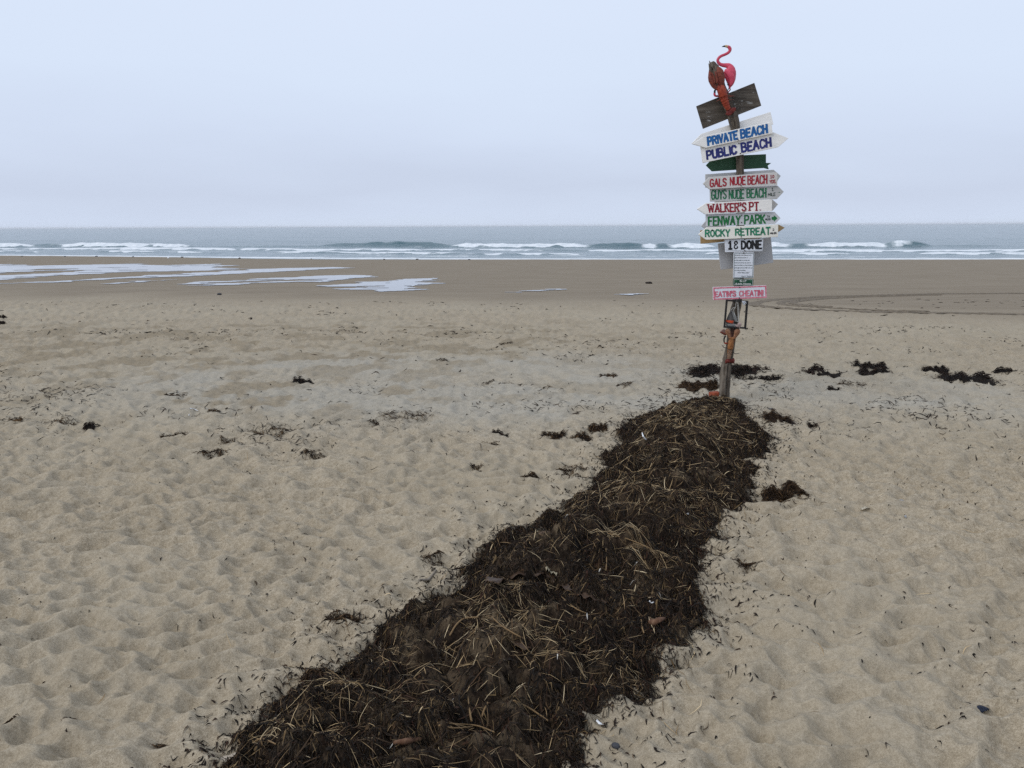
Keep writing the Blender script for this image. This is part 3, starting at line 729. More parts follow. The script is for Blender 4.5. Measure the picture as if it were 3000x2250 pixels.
# drying cracks: push narrow vertical runs of vertices inwards
bm.verts.ensure_lookup_table()
for kcol, i0, i1 in ((20, 0, 58), (23, 20, 46), (17, 64, 104), (22, 88, 138), (25, 96, 130)):
    for i in range(i0, min(i1, len(P))):
        v_ = bm.verts[i * 28 + kcol]; v_.co += (P[i] - v_.co) * (.32 + .12 * math.sin(i * .9))
o = bm_obj('shaft', bm, wood_post, None); o.parent = post; o.matrix_parent_inverse = post.matrix_basis.inverted()
def kid(o, parent=post):
    o.parent = parent; o.matrix_parent_inverse = Matrix.Translation(-Vector(parent.location)); return o
for (x0, y0, x1, y1, w_) in ((2086, 205, 2078, 178, 5), (2098, 208, 2105, 191, 6), (2086, 222, 2076, 186, 5), (2084, 228, 2077, 204, 4)):
    a, b = at(x0, y0, Y0 - .01), at(x1, y1, Y0 - .015)
    kid(bm_obj('splinter', sweep([a, a * .5 + b * .5, b], [w_ * PXM, w_ * .8 * PXM, w_ * .15 * PXM], [w_ * PXM * .6, w_ * .5 * PXM, w_ * .1 * PXM], 8, seed=4, rough=.25), wood_post))

# ---- brush lettering
G = {
 'A': [[(0, 0), (.30, 1), (.60, 0)], [(.11, .34), (.49, .34)]],
 'B': [[(0, 0), (0, 1)], [(0, 1), (.34, 1), (.49, .88), (.49, .66), (.34, .54), (0, .54)], [(.3, .54), (.54, .42), (.55, .14), (.38, 0), (0, 0)]],
 'C': [[(.55, .80), (.43, .97), (.18, 1), (.02, .80), (0, .5), (.02, .2), (.18, 0), (.43, .03), (.55, .20)]],
 'D': [[(0, 0), (0, 1)], [(0, 1), (.28, 1), (.5, .82), (.55, .5), (.5, .18), (.28, 0), (0, 0)]],
 'E': [[(.48, 1), (0, 1), (0, 0), (.48, 0)], [(0, .52), (.38, .52)]],
 'F': [[(.48, 1), (0, 1), (0, 0)], [(0, .52), (.38, .52)]],
 'G': [[(.54, .82), (.42, .98), (.18, 1), (.02, .8), (0, .5), (.02, .2), (.18, 0), (.44, .02), (.55, .18), (.55, .46), (.32, .46)]],
 'H': [[(0, 0), (0, 1)], [(.52, 0), (.52, 1)], [(0, .5), (.52, .5)]],
 'I': [[(.05, 0), (.05, 1)]],
 'K': [[(0, 0), (0, 1)], [(.52, 1), (.04, .46)], [(.18, .58), (.56, 0)]],
 'L': [[(0, 1), (0, 0), (.46, 0)]],
 'M': [[(0, 0), (.06, 1), (.34, .3), (.62, 1), (.68, 0)]],
 'N': [[(0, 0), (0, 1), (.52, 0), (.52, 1)]],
 'O': [[(.28, 1), (.06, .86), (0, .5), (.06, .14), (.28, 0), (.50, .14), (.56, .5), (.50, .86), (.28, 1), (.2, .97)]],
 'P': [[(0, 0), (0, 1)], [(0, 1), (.36, 1), (.53, .87), (.53, .6), (.36, .46), (0, .46)]],
 'R': [[(0, 0), (0, 1)], [(0, 1), (.36, 1), (.52, .88), (.52, .64), (.36, .52), (0, .52)], [(.26, .52), (.56, 0)]],
 'S': [[(.52, .82), (.40, .98), (.16, 1), (.02, .85), (.04, .64), (.22, .53), (.42, .44), (.54, .28), (.48, .08), (.28, 0), (.10, .04), (0, .18)]],
 'T': [[(0, 1), (.56, 1)], [(.28, 1), (.28, 0)]],
 'U': [[(0, 1), (0, .25), (.10, .04), (.27, 0), (.44, .04), (.54, .25), (.54, 1)]],
 'V': [[(0, 1), (.28, 0), (.56, 1)]],
 'W': [[(0, 1), (.20, 0), (.42, .8), (.64, 0), (.84, 1)]],
 'Y': [[(0, 1), (.27, .48), (.54, 1)], [(.27, .48), (.27, 0)]],
 "'": [[(.08, 1.04), (.10, .86), (.02, .68)]], '.': [[(.03, .02), (.08, .02)]], '!': [[(.05, 1), (.05, .34)], [(.05, .06), (.05, .0)]],
 '&': [[(.50, .84), (.36, 1), (.12, .94), (.06, .72), (.22, .56), (.36, .55)], [(.26, .55), (.04, .40), (.02, .14), (.2, 0), (.42, .05), (.54, .22)], [(.5, .9), (.5, .72)], [(.52, .3), (.52, .1)]],
 '1': [[(0, .78), (.16, 1), (.16, 0)], [(0, 0), (.32, 0)]],
 '0': [[(.25, 1), (.05, .8), (0, .5), (.05, .2), (.25, 0), (.45, .2), (.5, .5), (.45, .8), (.25, 1), (.2, .96)]],
 '2': [[(.02, .8), (.14, .98), (.36, 1), (.48, .82), (.44, .6), (0, 0), (.5, 0)]],
 '6': [[(.44, .92), (.22, .9), (.04, .55), (.02, .2), (.22, 0), (.42, .1), (.46, .34), (.3, .5), (.08, .4)]],
 '7': [[(0, 1), (.48, 1), (.16, 0)]],
}
SER = {'A': [(0, 0), (.6, 0)], 'E': [], 'I': [(.05, 0), (.05, 1)], 'K': [(0, 0), (0, 1), (.52, 1), (.56, 0)], 'L': [(0, 1)], 'P': [(0, 0), (0, 1)], 'R': [(0, 0), (0, 1), (.56, 0)], 'T': [(.28, 0)], 'W': [(0, 1), (.84, 1), (.42, .8)]}
def brush(name, text, quad, m, parent, width, serif=False, jit=.02, gap=.22):
    """letters painted as one thin layer; quad = top left, top right, bottom right, bottom left on the sign's face"""
    adv, x = [], 0.0
    for ch in text:
        w_ = max(p[0] for s_ in G[ch] for p in s_); adv.append((ch, x)); x += w_ + gap
    tot = x - gap; tl, tr, br_, bl = quad; rnd = random.Random(sum(map(ord, text)))
    def mp_(u, v): u /= tot; return (tl * (1 - u) + tr * u) * v + (bl * (1 - u) + br_ * u) * (1 - v)
    bm = bmesh.new(); lay = 0; width *= 1.32
    for ch, x0 in adv:
        sk = rnd.uniform(-jit, jit); dv = rnd.uniform(-jit, jit)
        strokes = [list(s_) for s_ in G[ch]]
        if serif: strokes += [[(a - .13, b), (a + .13, b)] for a, b in SER.get(ch, [])]
        nb = len(strokes); cut = []
        for s_ in (strokes if not serif else strokes):              # lift the brush at sharp corners
            run = [s_[0]]
            for i in range(1, len(s_)):
                run.append(s_[i])
                if i < len(s_) - 1:
                    ax_, ay_ = s_[i][0] - s_[i - 1][0], s_[i][1] - s_[i - 1][1]; bx_, by_ = s_[i + 1][0] - s_[i][0], s_[i + 1][1] - s_[i][1]
                    if ax_ * bx_ + ay_ * by_ < .25 * math.hypot(ax_, ay_) * math.hypot(bx_, by_): cut.append(run); run = [s_[i]]
            cut.append(run)
        strokes = cut
        for si, s_ in enumerate(strokes):
            P_ = [mp_(x0 + a + sk * b, b + dv) for a, b in s_]
            lay += 1; wd = width * rnd.uniform(.9, 1.12) * (.6 if serif and len(s_) == 2 and s_[0][1] == s_[1][1] and abs(s_[0][0] - s_[1][0]) < .27 else 1)
            L_, R_ = [], []
            for i, p in enumerate(P_):
                d0 = (p - P_[i - 1]).normalized() if i else None; d1 = (P_[i + 1] - p).normalized() if i < len(P_) - 1 else None
                t = ((d0 or d1) + (d1 or d0)); t = t.normalized() if t.length > 1e-5 else d1
                nrm = Vector((-t.z, 0, t.x)); c_ = max(.45, nrm.dot(Vector((-(d1 or d0).z, 0, (d1 or d0).x))))
                q_ = p.copy()
                if i == 0: q_ -= d1 * width * .4
                if i == len(P_) - 1: q_ += d0 * width * .4
                q_.y -= .0012 + .00012 * lay
                L_.append(bm.verts.new(q_ + nrm * wd * .5 / c_)); R_.append(bm.verts.new(q_ - nrm * wd * .5 / c_))
            for i in range(len(P_) - 1): bm.faces.new((L_[i], R_[i], R_[i + 1], L_[i + 1]))
    for f in bm.faces:
        f.normal_update()
        if f.normal.y > 0: f.normal_flip()
    return kid(bm_obj(name, bm, m, None, False), parent)

nail_m = plain('rusty_nail', (.05, .03, .02), .7)
def nail(x, y, z, dy, parent, r=.0055):
    bm = bmesh.new(); bmesh.ops.create_cone(bm, cap_ends=True, segments=8, radius1=r, radius2=r * .8, depth=.006)
    bmesh.ops.rotate(bm, verts=bm.verts, matrix=Matrix.Rotation(R(90), 3, 'X')); bmesh.ops.translate(bm, verts=bm.verts, vec=pt(z, x, y, dy - .003))
    kid(bm_obj('nail', bm, nail_m, None), parent)

def sign(name, z, poly, dy, thick, m, label, cat='sign', texts=(), nails=()):
    pts = [pt(z, x, y, dy) for x, y in poly]; c = sum(pts, Vector()) / len(pts)
    root = empty(name, c); tag(root, label, cat)
    bd = kid(poly_board('board', pts, thick, m), root)
    for word, quad, lm, wd, ser in texts:
        brush('lettering', word, [pt(z, x, y, dy) for x, y in quad], lm, bd, wd, ser)
    for x, y in nails: nail(x, y, z, dy, root)
    return root
FRONT, BACK, TH = -.068, .042, .019
ws = painted('white_sign_paint', (.84, .83, .81), .4)
ws_dull = painted('dulled_white_paint', (.60, .58, .56), .5)
ws_grey = painted('grey_sign_paint', (.46, .46, .455), .6)
ws_pure = painted('fresh_white_paint', (.84, .82, .79), .25)
ws_cool = painted('cool_white_paint', (.55, .56, .59), .5)
ws_cream = painted('cream_sign_paint', (.80, .78, .71), .2)
ws_blue = painted('bluish_white_paint', (.68, .71, .77), .4)
tan_m = painted('tan_wood', (.40, .27, .13), .3, (.2, .13, .07), grey=(.24, .17, .09))
green_m = painted('green_paint', (.014, .060, .026), .3, (.10, .12, .08), grey=(.025, .055, .03))
back_grey = painted('faded_back_paint', (.42, .42, .43), .5)
board_m = wood('weathered_board_wood', (.030, .024, .020), (.085, .072, .060), (.17, .15, .13), 22)
# the blank board has remnants of old white paint
M_ = Mat('old_board', .85, .2)
g = M_.noise(24, 6, (.08, 1, 1), .65, .2); col = M_.ramp(g, [(.3, (.030, .025, .021)), (.5, (.080, .068, .056)), (.72, (.145, .128, .108))])
fl = M_.noise(30, 5, (.35, 1, 1), .7); reg = M_.noise(4.5, 2)
col = M_.mix(M_.math('MULTIPLY', M_.ramp(fl, [(.56, 0.0), (.62, 1.0)]), M_.ramp(reg, [(.52, 0.0), (.62, .8)])), col, (.42, .42, .41))
M_.base(col); M_.bump(g, .004, .7); old_board = M_.m
blue = letterpaint('blue_letter_paint', (.004, .075, .26), (.012, .15, .40)); navy = letterpaint('navy_letter_paint', (.010, .016, .12), (.022, .03, .20))
red = letterpaint('red_letter_paint', (.24, .004, .014), (.40, .012, .03)); dred = letterpaint('dark_red_letter_paint', (.19, .006, .018), (.33, .02, .04))
grn = letterpaint('green_letter_paint', (.003, .085, .035), (.012, .20, .085)); kgrn = letterpaint('kelly_green_letter_paint', (.003, .105, .024), (.008, .18, .05))
teal = letterpaint('sea_green_letter_paint', (.004, .12, .055), (.02, .28, .15)); black = letterpaint('black_letter_paint', (.006, .006, .008), (.015, .014, .016))
pink = letterpaint('pink_letter_paint', (.46, .08, .13), (.66, .24, .30)); pinkb = letterpaint('pink_border_paint', (.52, .13, .18), (.68, .27, .33))
thin = letterpaint('thin_dark_lettering', (.03, .05, .04), (.07, .09, .08))

sign('blank_board', Z1, [(265, 920), (1005, 622), (1095, 915), (352, 1210)], BACK, .022, old_board, 'blank dark weathered board nailed crosswise at the post top')
sign('arrow_sign', Z1, [(325, 1275), (1212, 993), (1248, 1155), (430, 1432), (200, 1402)], BACK, TH, ws, 'blank white arrow board peeking out behind the PRIVATE BEACH sign')
pv = sign('arrow_sign', Z1, [(355, 1308), (1222, 1120), (1240, 1270), (385, 1455), (213, 1406)], FRONT - .021, TH, ws, 'white arrow sign with blue PRIVATE BEACH lettering pointing left',
     texts=[('PRIVATE', [(408, 1325), (775, 1243), (785, 1338), (416, 1420)], blue, .0135, 0), ('BEACH', [(830, 1230), (1158, 1160), (1166, 1258), (838, 1330)], blue, .0135, 0)], nails=[(785, 1228), (798, 1352)])
sign('arrow_sign', Z1, [(318, 1440), (1250, 1255), (1443, 1330), (1310, 1447), (345, 1648)], FRONT, TH, ws, 'white arrow sign with navy PUBLIC BEACH lettering pointing right',
     texts=[('PUBLIC', [(394, 1500), (762, 1424), (774, 1526), (404, 1598)], navy, .0135, 0), ('BEACH', [(838, 1402), (1206, 1330), (1214, 1432), (848, 1508)], navy, .0135, 0)], nails=[(808, 1398), (826, 1526)])
sign('arrow_sign', Z2, [(545, 150), (690, -10), (1625, -52), (1625, 105), (1720, 107), (1655, 155), (1675, 220), (1590, 197), (655, 258)], BACK, TH, green_m, 'blank dark green arrow board with swallowtail end behind the post')
sign('arrow_sign', Z2, [(535, 310), (1762, 228), (1890, 340), (1790, 490), (535, 550)], BACK, TH, ws_grey, 'blank grey arrow board pointing right behind the GALS sign')
sign('arrow_sign', Z2, [(600, 362), (1828, 275), (1828, 510), (605, 580), (490, 480)], FRONT - .020, TH, ws_dull, 'dull white arrow sign with red GALS NUDE BEACH lettering',
     texts=[('GALS', [(618, 405), (905, 386), (905, 518), (618, 535)], red, .0085, 0), ('NUDE', [(980, 372), (1248, 354), (1248, 492), (980, 505)], red, .0085, 0), ('BEACH', [(1298, 348), (1636, 324), (1636, 472), (1298, 492)], red, .0085, 0),
            ('10', [(1705, 330), (1768, 325), (1765, 376), (1705, 382)], red, .004, 0), ('YDS.', [(1688, 418), (1800, 408), (1800, 466), (1688, 472)], red, .004, 0)], nails=[(1165, 348), (1175, 517)])
g_ = sign('arrow_sign', Z2, [(615, 578), (1835, 516), (1945, 625), (1820, 758), (620, 803)], FRONT, TH, ws_grey, 'grey arrow sign with green GUYS NUDE BEACH lettering pointing right',
     texts=[('GUYS', [(645, 605), (905, 590), (905, 748), (645, 762)], grn, .0085, 0), ('NUDE', [(960, 602), (1222, 590), (1222, 742), (960, 748)], grn, .0085, 0), ('BEACH', [(1282, 582), (1618, 567), (1618, 722), (1282, 732)], grn, .0085, 0),
            ('1', [(1728, 558), (1758, 556), (1758, 606), (1728, 608)], thin, .0035, 0), ('MILE', [(1660, 655), (1788, 642), (1788, 694), (1660, 700)], thin, .0035, 0)], nails=[(1165, 582), (1158, 752)])
def flat(name, z, poly, dy, m, root, up_=.0014):
    bm = bmesh.new(); f = bm.faces.new([bm.verts.new(pt(z, x, y, dy - up_)) for x, y in poly]); f.normal_update()
    if f.normal.y > 0: f.normal_flip()
    return kid(bm_obj(name, bm, m, None, False), root)
flat('painted_arrow', Z2, [(1838, 636), (1862, 634), (1858, 626), (1876, 634), (1860, 646), (1862, 640), (1838, 641)], FRONT, grn, g_)
sign('arrow_sign', Z2, [(700, 800), (1740, 765), (1842, 850), (1742, 968), (700, 1000)], BACK, TH, ws_dull, "blank grey arrow tip behind the right end of WALKER'S PT. sign", nails=[])
sign('arrow_sign', Z2, [(380, 935), (545, 828), (1733, 762), (1733, 975), (525, 1030)], FRONT - .020, TH, ws_pure, "bright white arrow sign with red serif WALKER'S PT. lettering",
     texts=[("WALKER'S", [(578, 858), (1258, 824), (1258, 968), (586, 992)], dred, .0095, 1), ('PT.', [(1328, 822), (1520, 812), (1522, 954), (1328, 960)], dred, .0105, 1)], nails=[(1135, 825), (1130, 980)])
sign('arrow_sign', Z2, [(460, 1240), (545, 1140), (900, 1100), (900, 1262), (520, 1290)], BACK, TH, ws_cool, 'blank pinkish grey arrow tip behind the left end of FENWAY PARK sign')
f_ = sign('arrow_sign', Z2, [(540, 1032), (1780, 985), (1888, 1100), (1785, 1205), (545, 1250)], FRONT, TH, ws_cool, 'grey white arrow sign with green FENWAY PARK lettering',
     texts=[('FENWAY', [(592, 1084), (1155, 1064), (1150, 1208), (592, 1228)], kgrn, .0105, 0), ('PARK', [(1240, 1056), (1600, 1042), (1605, 1188), (1240, 1202)], kgrn, .0105, 0),
            ('76', [(1638, 1056), (1690, 1053), (1690, 1087), (1638, 1090)], thin, .003, 0), ('MILES', [(1612, 1108), (1702, 1103), (1702, 1133), (1612, 1137)], thin, .003, 0)], nails=[(1188, 1052), (1186, 1178)])
flat('painted_arrow', Z2, [(1725, 1080), (1765, 1076), (1765, 1048), (1830, 1100), (1766, 1165), (1764, 1134), (1725, 1130)], FRONT, kgrn, f_)
sign('arrow_sign', Z2, [(443, 1320), (1845, 1212), (1965, 1272), (1850, 1350), (1500, 1470), (450, 1563)], BACK, TH, tan_m, 'unpainted tan arrow board behind the ROCKY RETREAT sign')
sign('arrow_sign', Z2, [(405, 1395), (560, 1265), (1845, 1215), (1840, 1440), (545, 1490)], FRONT - .020, TH, ws_cream, 'cream arrow sign with sea green ROCKY RETREAT lettering',
     texts=[('ROCKY', [(535, 1318), (965, 1306), (965, 1422), (535, 1432)], teal, .0095, 0), ('RETREAT', [(1078, 1300), (1695, 1268), (1695, 1392), (1078, 1408)], teal, .0095, 0),
            ('2', [(1742, 1290), (1770, 1290), (1770, 1325), (1742, 1325)], black, .003, 0), ('MILES', [(1698, 1362), (1808, 1352), (1808, 1380), (1698, 1385)], black, .003, 0)], nails=[(1172, 1275), (1176, 1436)])
sign('panel', Z3, [(757, 205), (1712, 92), (1757, 552), (808, 680)], BACK, .012, back_grey, 'blank tilted grey white panel behind the 1 & DONE sign')
d_ = sign('sign', Z3, [(880, 130), (1575, 116), (1562, 345), (893, 362)], FRONT, TH, ws_blue, 'small white rectangular sign with bold black 1 & DONE lettering',
     texts=[('1', [(958, 168), (1005, 168), (1005, 300), (958, 300)], black, .0125, 0), ('&', [(1050, 165), (1108, 165), (1108, 300), (1050, 300)], black, .0085, 0), ('DONE', [(1185, 168), (1535, 156), (1538, 292), (1185, 298)], black, .0125, 0)], nails=[(1243, 132), (1243, 332)])
flat('crack', Z3, [(893, 318), (1240, 334), (1560, 330), (1560, 333), (1240, 338), (893, 322)], FRONT, thin, d_)
pl = sign('plaque', Z3, [(1052, 367), (1400, 365), (1412, 377), (1397, 818), (1385, 830), (1042, 832), (1030, 820), (1040, 379)], FRONT, .006, ws_blue, 'small white plaque printed with a nine line quotation', cat='plaque', nails=[(1222, 380), (1212, 828)])
gb = letterpaint('dark_green_print', (.012, .05, .035), (.02, .08, .055)); wprint = letterpaint('white_print', (.62, .64, .62), (.72, .73, .72))
def frame_lines(z, c, w_, dy, m, root, name='printed_border'):
    (ax, ay), (bx, by), (cx, cy), (dx, dy_) = c
    cc = [sum(p[0] for p in c) / 4, sum(p[1] for p in c) / 4]
    inn = []
    for x, y in c: inn.append((x + math.copysign(w_, cc[0] - x), y + math.copysign(w_, cc[1] - y)))
    bm = bmesh.new()
    for i in range(4):
        j = (i + 1) % 4
        f = bm.faces.new([bm.verts.new(pt(z, *p, dy - .0012)) for p in (c[i], c[j], inn[j], inn[i])]); f.normal_update()
        if f.normal.y > 0: f.normal_flip()
    return kid(bm_obj(name, bm, m, None, False), root)
frame_lines(Z3, [(1050, 382), (1402, 378), (1386, 820), (1042, 822)], 7, FRONT, gb, pl)
def typed(name, text, z, x, y, h, m, root, dy, shear=0.0, align='LEFT', width=None, off=0.0):
    """a printed line in the built-in font, its baseline start (or centre) at x, y of the sign's face"""
    cu = bpy.data.curves.new(name, 'FONT'); cu.body = text; cu.size = 1; cu.shear = shear; cu.align_x = 'LEFT'; cu.offset = off; cu.resolution_u = 2
    t = bpy.data.objects.new(name, cu); COL.objects.link(t); dg = bpy.context.evaluated_depsgraph_get(); dg.update()
    me = bpy.data.meshes.new_from_object(t.evaluated_get(dg)); COL.objects.unlink(t); bpy.data.objects.remove(t)
    co = np.zeros(len(me.vertices) * 3, np.float32); me.vertices.foreach_get('co', co); co = co.reshape(-1, 3)
    lo, hi = co[:, 0].min(), co[:, 0].max(); sxx = h if width is None else width / (hi - lo)
    u = (co[:, 0] - lo) * sxx; tot = (hi - lo) * sxx
    u += x - (tot / 2 if align == 'CENTER' else tot if align == 'RIGHT' else 0); v_ = y - co[:, 1] * h
    new = np.array([pt(z, float(a), float(b), dy - .0013) for a, b in zip(u, v_)], np.float32)
    me.vertices.foreach_set('co', new.ravel()); me.update(); me.name = name
    return kid(obj(name, me, m), root)
QUOTE = ['Life should not be a journey to the', 'grave with the intention of', 'arriving safely in a pretty and', 'well preserved body, but rather to', 'skid in broadside, in a cloud of smoke,', 'thoroughly used up, totally worn out,', 'and loudly proclaiming']
QW = [300, 240, 270, 292, 318, 318, 200]
for i, t in enumerate(QUOTE): typed('printed_line', t, Z3, 1060 - i * .6, 424 + i * 45.3, 30, thin, pl, FRONT, .3, width=QW[i], off=.012)
typed('printed_line', '"Wow! What a Ride!"', Z3, 1218, 742, 34, thin, pl, FRONT, .3, 'CENTER', 215, .012)
typed('printed_line', 'Hunter S. Thompson', Z3, 1374, 803, 30, thin, pl, FRONT, .3, 'RIGHT', 196, .012)
gp = painted('plaque_green', (.006, .060, .030), .15, (.02, .05, .03), .4, (.01, .04, .025))
rip = sign('plaque', Z3, [(1042, 840), (1390, 843), (1400, 853), (1392, 955), (1382, 965), (1040, 962), (1028, 950), (1032, 850)], FRONT, .006, gp, 'small dark green memorial plaque with white lettering and border', cat='plaque', nails=[(1208, 848)])
frame_lines(Z3, [(1044, 852), (1388, 855), (1380, 953), (1040, 951)], 5, FRONT, wprint, rip)
typed('printed_line', 'R.I.P', Z3, 1212, 897, 46, wprint, rip, FRONT, 0, 'CENTER', 118, .02)
typed('printed_line', 'Kevin Howe', Z3, 1212, 943, 42, wprint, rip, FRONT, 0, 'CENTER', 272, .02)
lg = letterpaint('leaf_green_print', (.02, .14, .06), (.03, .19, .08))
for cx in (1076, 1350):
    for k in range(3):
        a = R(90 + 120 * k); x, y = cx + 9 * math.cos(a), 880 - 9 * math.sin(a)
        flat('clover', Z3, [(x + 8 * math.cos(R(60 * j)), y + 8 * math.sin(R(60 * j))) for j in range(6)], FRONT, lg, rip, .0014 + .0002 * k)
ea = sign('sign', Z3, [(668, 992), (1632, 958), (1640, 1185), (675, 1225)], FRONT, .016, ws_blue, "white sign with pink border and pink EATIN'S CHEATIN! lettering",
     texts=[("EATIN'S", [(712, 1078), (1072, 1062), (1076, 1152), (712, 1164)], pink, .0085, 0), ('CHEATIN!', [(1148, 1062), (1568, 1047), (1566, 1138), (1148, 1152)], pink, .0085, 0)], nails=[(1150, 996), (1143, 1184)])
frame_lines(Z3, [(672, 995), (1629, 961), (1637, 1182), (678, 1221)], 26, FRONT, pinkb, ea, 'painted_border')

# ------------------------------------------------------------------ things hung on the post
def tube(name, z, pts, rad, dy, m, parent, flatten=1.0, n=12, k=4, ripple=0.0, ripn=0):
    """rounded piece along picture points on the plane of the post; radii in the same zoom units"""
    dys = dy if isinstance(dy, (list, tuple)) else [dy] * len(pts)
    P_, r_ = dens([pt(z, x, y, d) for (x, y), d in zip(pts, dys)], [r * z[2] * PXM for r in rad], k)
    if ripple: r_ = [r * (1 + ripple * (abs(math.sin(math.pi * ripn * i / (len(r_) - 1))) - .5)) for i, r in enumerate(r_)]
    return kid(bm_obj(name, sweep(P_, r_, [r * flatten for r in r_], n), m, None), parent)  # parent may be a part: then a sub-part
def shell_mat(name, a, b, c, rough=.5):
    M_ = Mat(name, rough, .25); f = M_.noise(60, 5, rough=.7); M_.base(M_.ramp(f, [(.28, a), (.5, b), (.75, c)])); M_.bump(M_.noise(120, 3), .002, .5); return M_.m
lob_r = shell_mat('faded_red_shell', (.08, .012, .008), (.27, .040, .020), (.37, .085, .04))
lob_d = shell_mat('brown_red_shell', (.05, .014, .010), (.165, .036, .022), (.26, .075, .042))
lob_f = shell_mat('dark_red_shell', (.05, .008, .007), (.13, .018, .014), (.20, .04, .025))
lob_o = shell_mat('bleached_orange_shell', (.07, .025, .010), (.24, .095, .030), (.40, .20, .075))
lob_c = shell_mat('bleached_claw_shell', (.13, .05, .026), (.24, .115, .062), (.34, .19, .115))
dark_wire = plain('dark_wire', (.03, .028, .028), .5)

LB = empty('lobster', pt(Z5, 455, 1040, -.06)); tag(LB, 'faded red lobster with claws raised on the post top', 'lobster')
tube('carapace', Z5, [(395, 870), (415, 920), (440, 990), (465, 1070), (482, 1130)], [40, 72, 90, 90, 80], -.075, lob_r, LB, .75, 16)
t_ = tube('tail', Z5, [(480, 1120), (500, 1190), (528, 1265), (558, 1335), (588, 1392)], [80, 74, 66, 56, 46], [-.07, -.066, -.06, -.055, -.05], lob_r, LB, .7, 16, 6, .16, 6)
for (x, y) in ((548, 1500), (590, 1512), (642, 1485), (700, 1430), (732, 1378)):
    tube('tail_fan', Z5, [(592, 1395), ((592 + x) / 2, (1395 + y) / 2), (x, y)], [16, 36, 30], [-.055, -.06, -.06], lob_f, t_, .25, 10)
for nm, pth, rad in (('claw', [(322, 955), (282, 895), (243, 800), (222, 725), (205, 655), (192, 600)], [34, 52, 64, 54, 30, 7]), ('claw', [(436, 900), (432, 815), (424, 710), (405, 620), (380, 560), (355, 528)], [44, 72, 82, 72, 44, 12])):
    cw = tube(nm, Z5, pth, rad, -.085, lob_d, LB, .5, 14)
    if pth[0][0] == 322: tube('claw_finger', Z5, [(300, 860), (292, 780), (270, 700), (245, 640)], [20, 24, 18, 6], -.098, lob_d, cw, .8, 10)
    else: tube('claw_finger', Z5, [(352, 860), (345, 760), (325, 670), (305, 610)], [20, 26, 20, 6], -.10, lob_d, cw, .8, 10)
tube('arm', Z5, [(400, 950), (355, 975), (318, 955)], [26, 28, 24], -.075, lob_r, LB); tube('arm', Z5, [(430, 940), (446, 915), (440, 890)], [30, 32, 30], -.08, lob_r, LB)
for pth in ([(405, 905), (350, 760), (300, 630)], [(415, 905), (375, 780), (330, 660)]): tube('antenna', Z5, pth, [6, 5, 3], -.105, lob_f, LB, 1, 6)
for pth in ([(520, 1080), (600, 1105), (690, 1098)], [(530, 1110), (620, 1128), (700, 1112)], [(545, 1165), (620, 1190), (690, 1185)], [(420, 1090), (360, 1100), (318, 1105)], [(425, 1120), (370, 1132), (322, 1130)], [(440, 1180), (385, 1200), (335, 1226)]):
    tube('walking_leg', Z5, pth, [9, 7, 4], [-.06, -.05, -.02], lob_d, LB, 1, 6)

M_ = Mat('pink_plastic', .42, .4); f = M_.noise(9, 4); M_.base(M_.ramp(f, [(.3, (.46, .035, .075)), (.7, (.60, .075, .125))])); pinkp = M_.m
blackp = plain('black_plastic', (.012, .011, .014), .4); billp = plain('yellowed_plastic', (.42, .30, .17), .45)
FL = empty('flamingo', pt(Z5, 615, 700, -.02)); tag(FL, 'pink plastic flamingo with curved neck perched at the post top', 'flamingo')
pth = [(598, 962), (608, 925), (622, 860), (625, 780), (618, 700), (612, 630), (608, 560), (590, 515), (540, 497), (470, 490), (415, 472), (375, 430), (366, 385), (390, 340), (440, 303), (510, 275), (572, 242), (608, 200), (612, 160), (592, 128), (560, 112)]
rad = [10, 28, 66, 98, 116, 120, 100, 62, 44, 36, 32, 30, 28, 27, 26, 26, 27, 29, 34, 32, 24]
fbody = tube('body', Z5, pth, rad, -.035, pinkp, FL, .62, 16, 4)
fbill = tube('bill', Z5, [(565, 116), (535, 106), (512, 108)], [25, 24, 20], -.035, billp, FL, .7, 10); tube('bill_tip', Z5, [(518, 106), (485, 108), (447, 122)], [20, 14, 3], -.035, blackp, fbill, .7, 10)
tube('wing', Z5, [(500, 610), (560, 640), (640, 720), (650, 820), (620, 900)], [16, 42, 66, 52, 12], -.062, pinkp, fbody, .35, 12)
tube('eye', Z5, [(603, 122), (606, 128)], [7, 7], -.062, blackp, fbody, .5, 8)
for pth in ([(600, 955), (612, 985), (588, 1015), (562, 1050)], [(592, 955), (575, 985), (550, 1010)], [(615, 960), (620, 990), (598, 1020), (570, 1062)]): tube('leg', Z5, pth, [8, 8, 6, 6][:len(pth)], -.03, pinkp if pth[0][0] == 600 else dark_wire, FL, 1, 8)
HK = empty('curved_hook', pt(Z5, 310, 1100, -.02)); tag(HK, 'pink plastic curved piece with black tip left of the top lobster', 'ornament')
tube('hook', Z5, [(400, 1120), (345, 1122), (310, 1105), (298, 1075), (302, 1050)], [10, 14, 22, 22, 20], -.03, pinkp, HK); tube('tip', Z5, [(302, 1056), (304, 1020), (312, 990), (314, 978)], [21, 20, 18, 6], -.03, blackp, HK)
SP = empty('pinch_clip', pt(Z5, 570, 870, -.03)); tag(SP, 'small dark spiky clip between flamingo and top lobster', 'clip')
tube('clip_body', Z5, [(575, 905), (570, 870), (566, 840)], [10, 12, 8], -.04, dark_wire, SP)
for y in (850, 885): tube('clip_tooth', Z5, [(568, y), (545, y - 6)], [5, 3], -.04, dark_wire, SP, 1, 6)

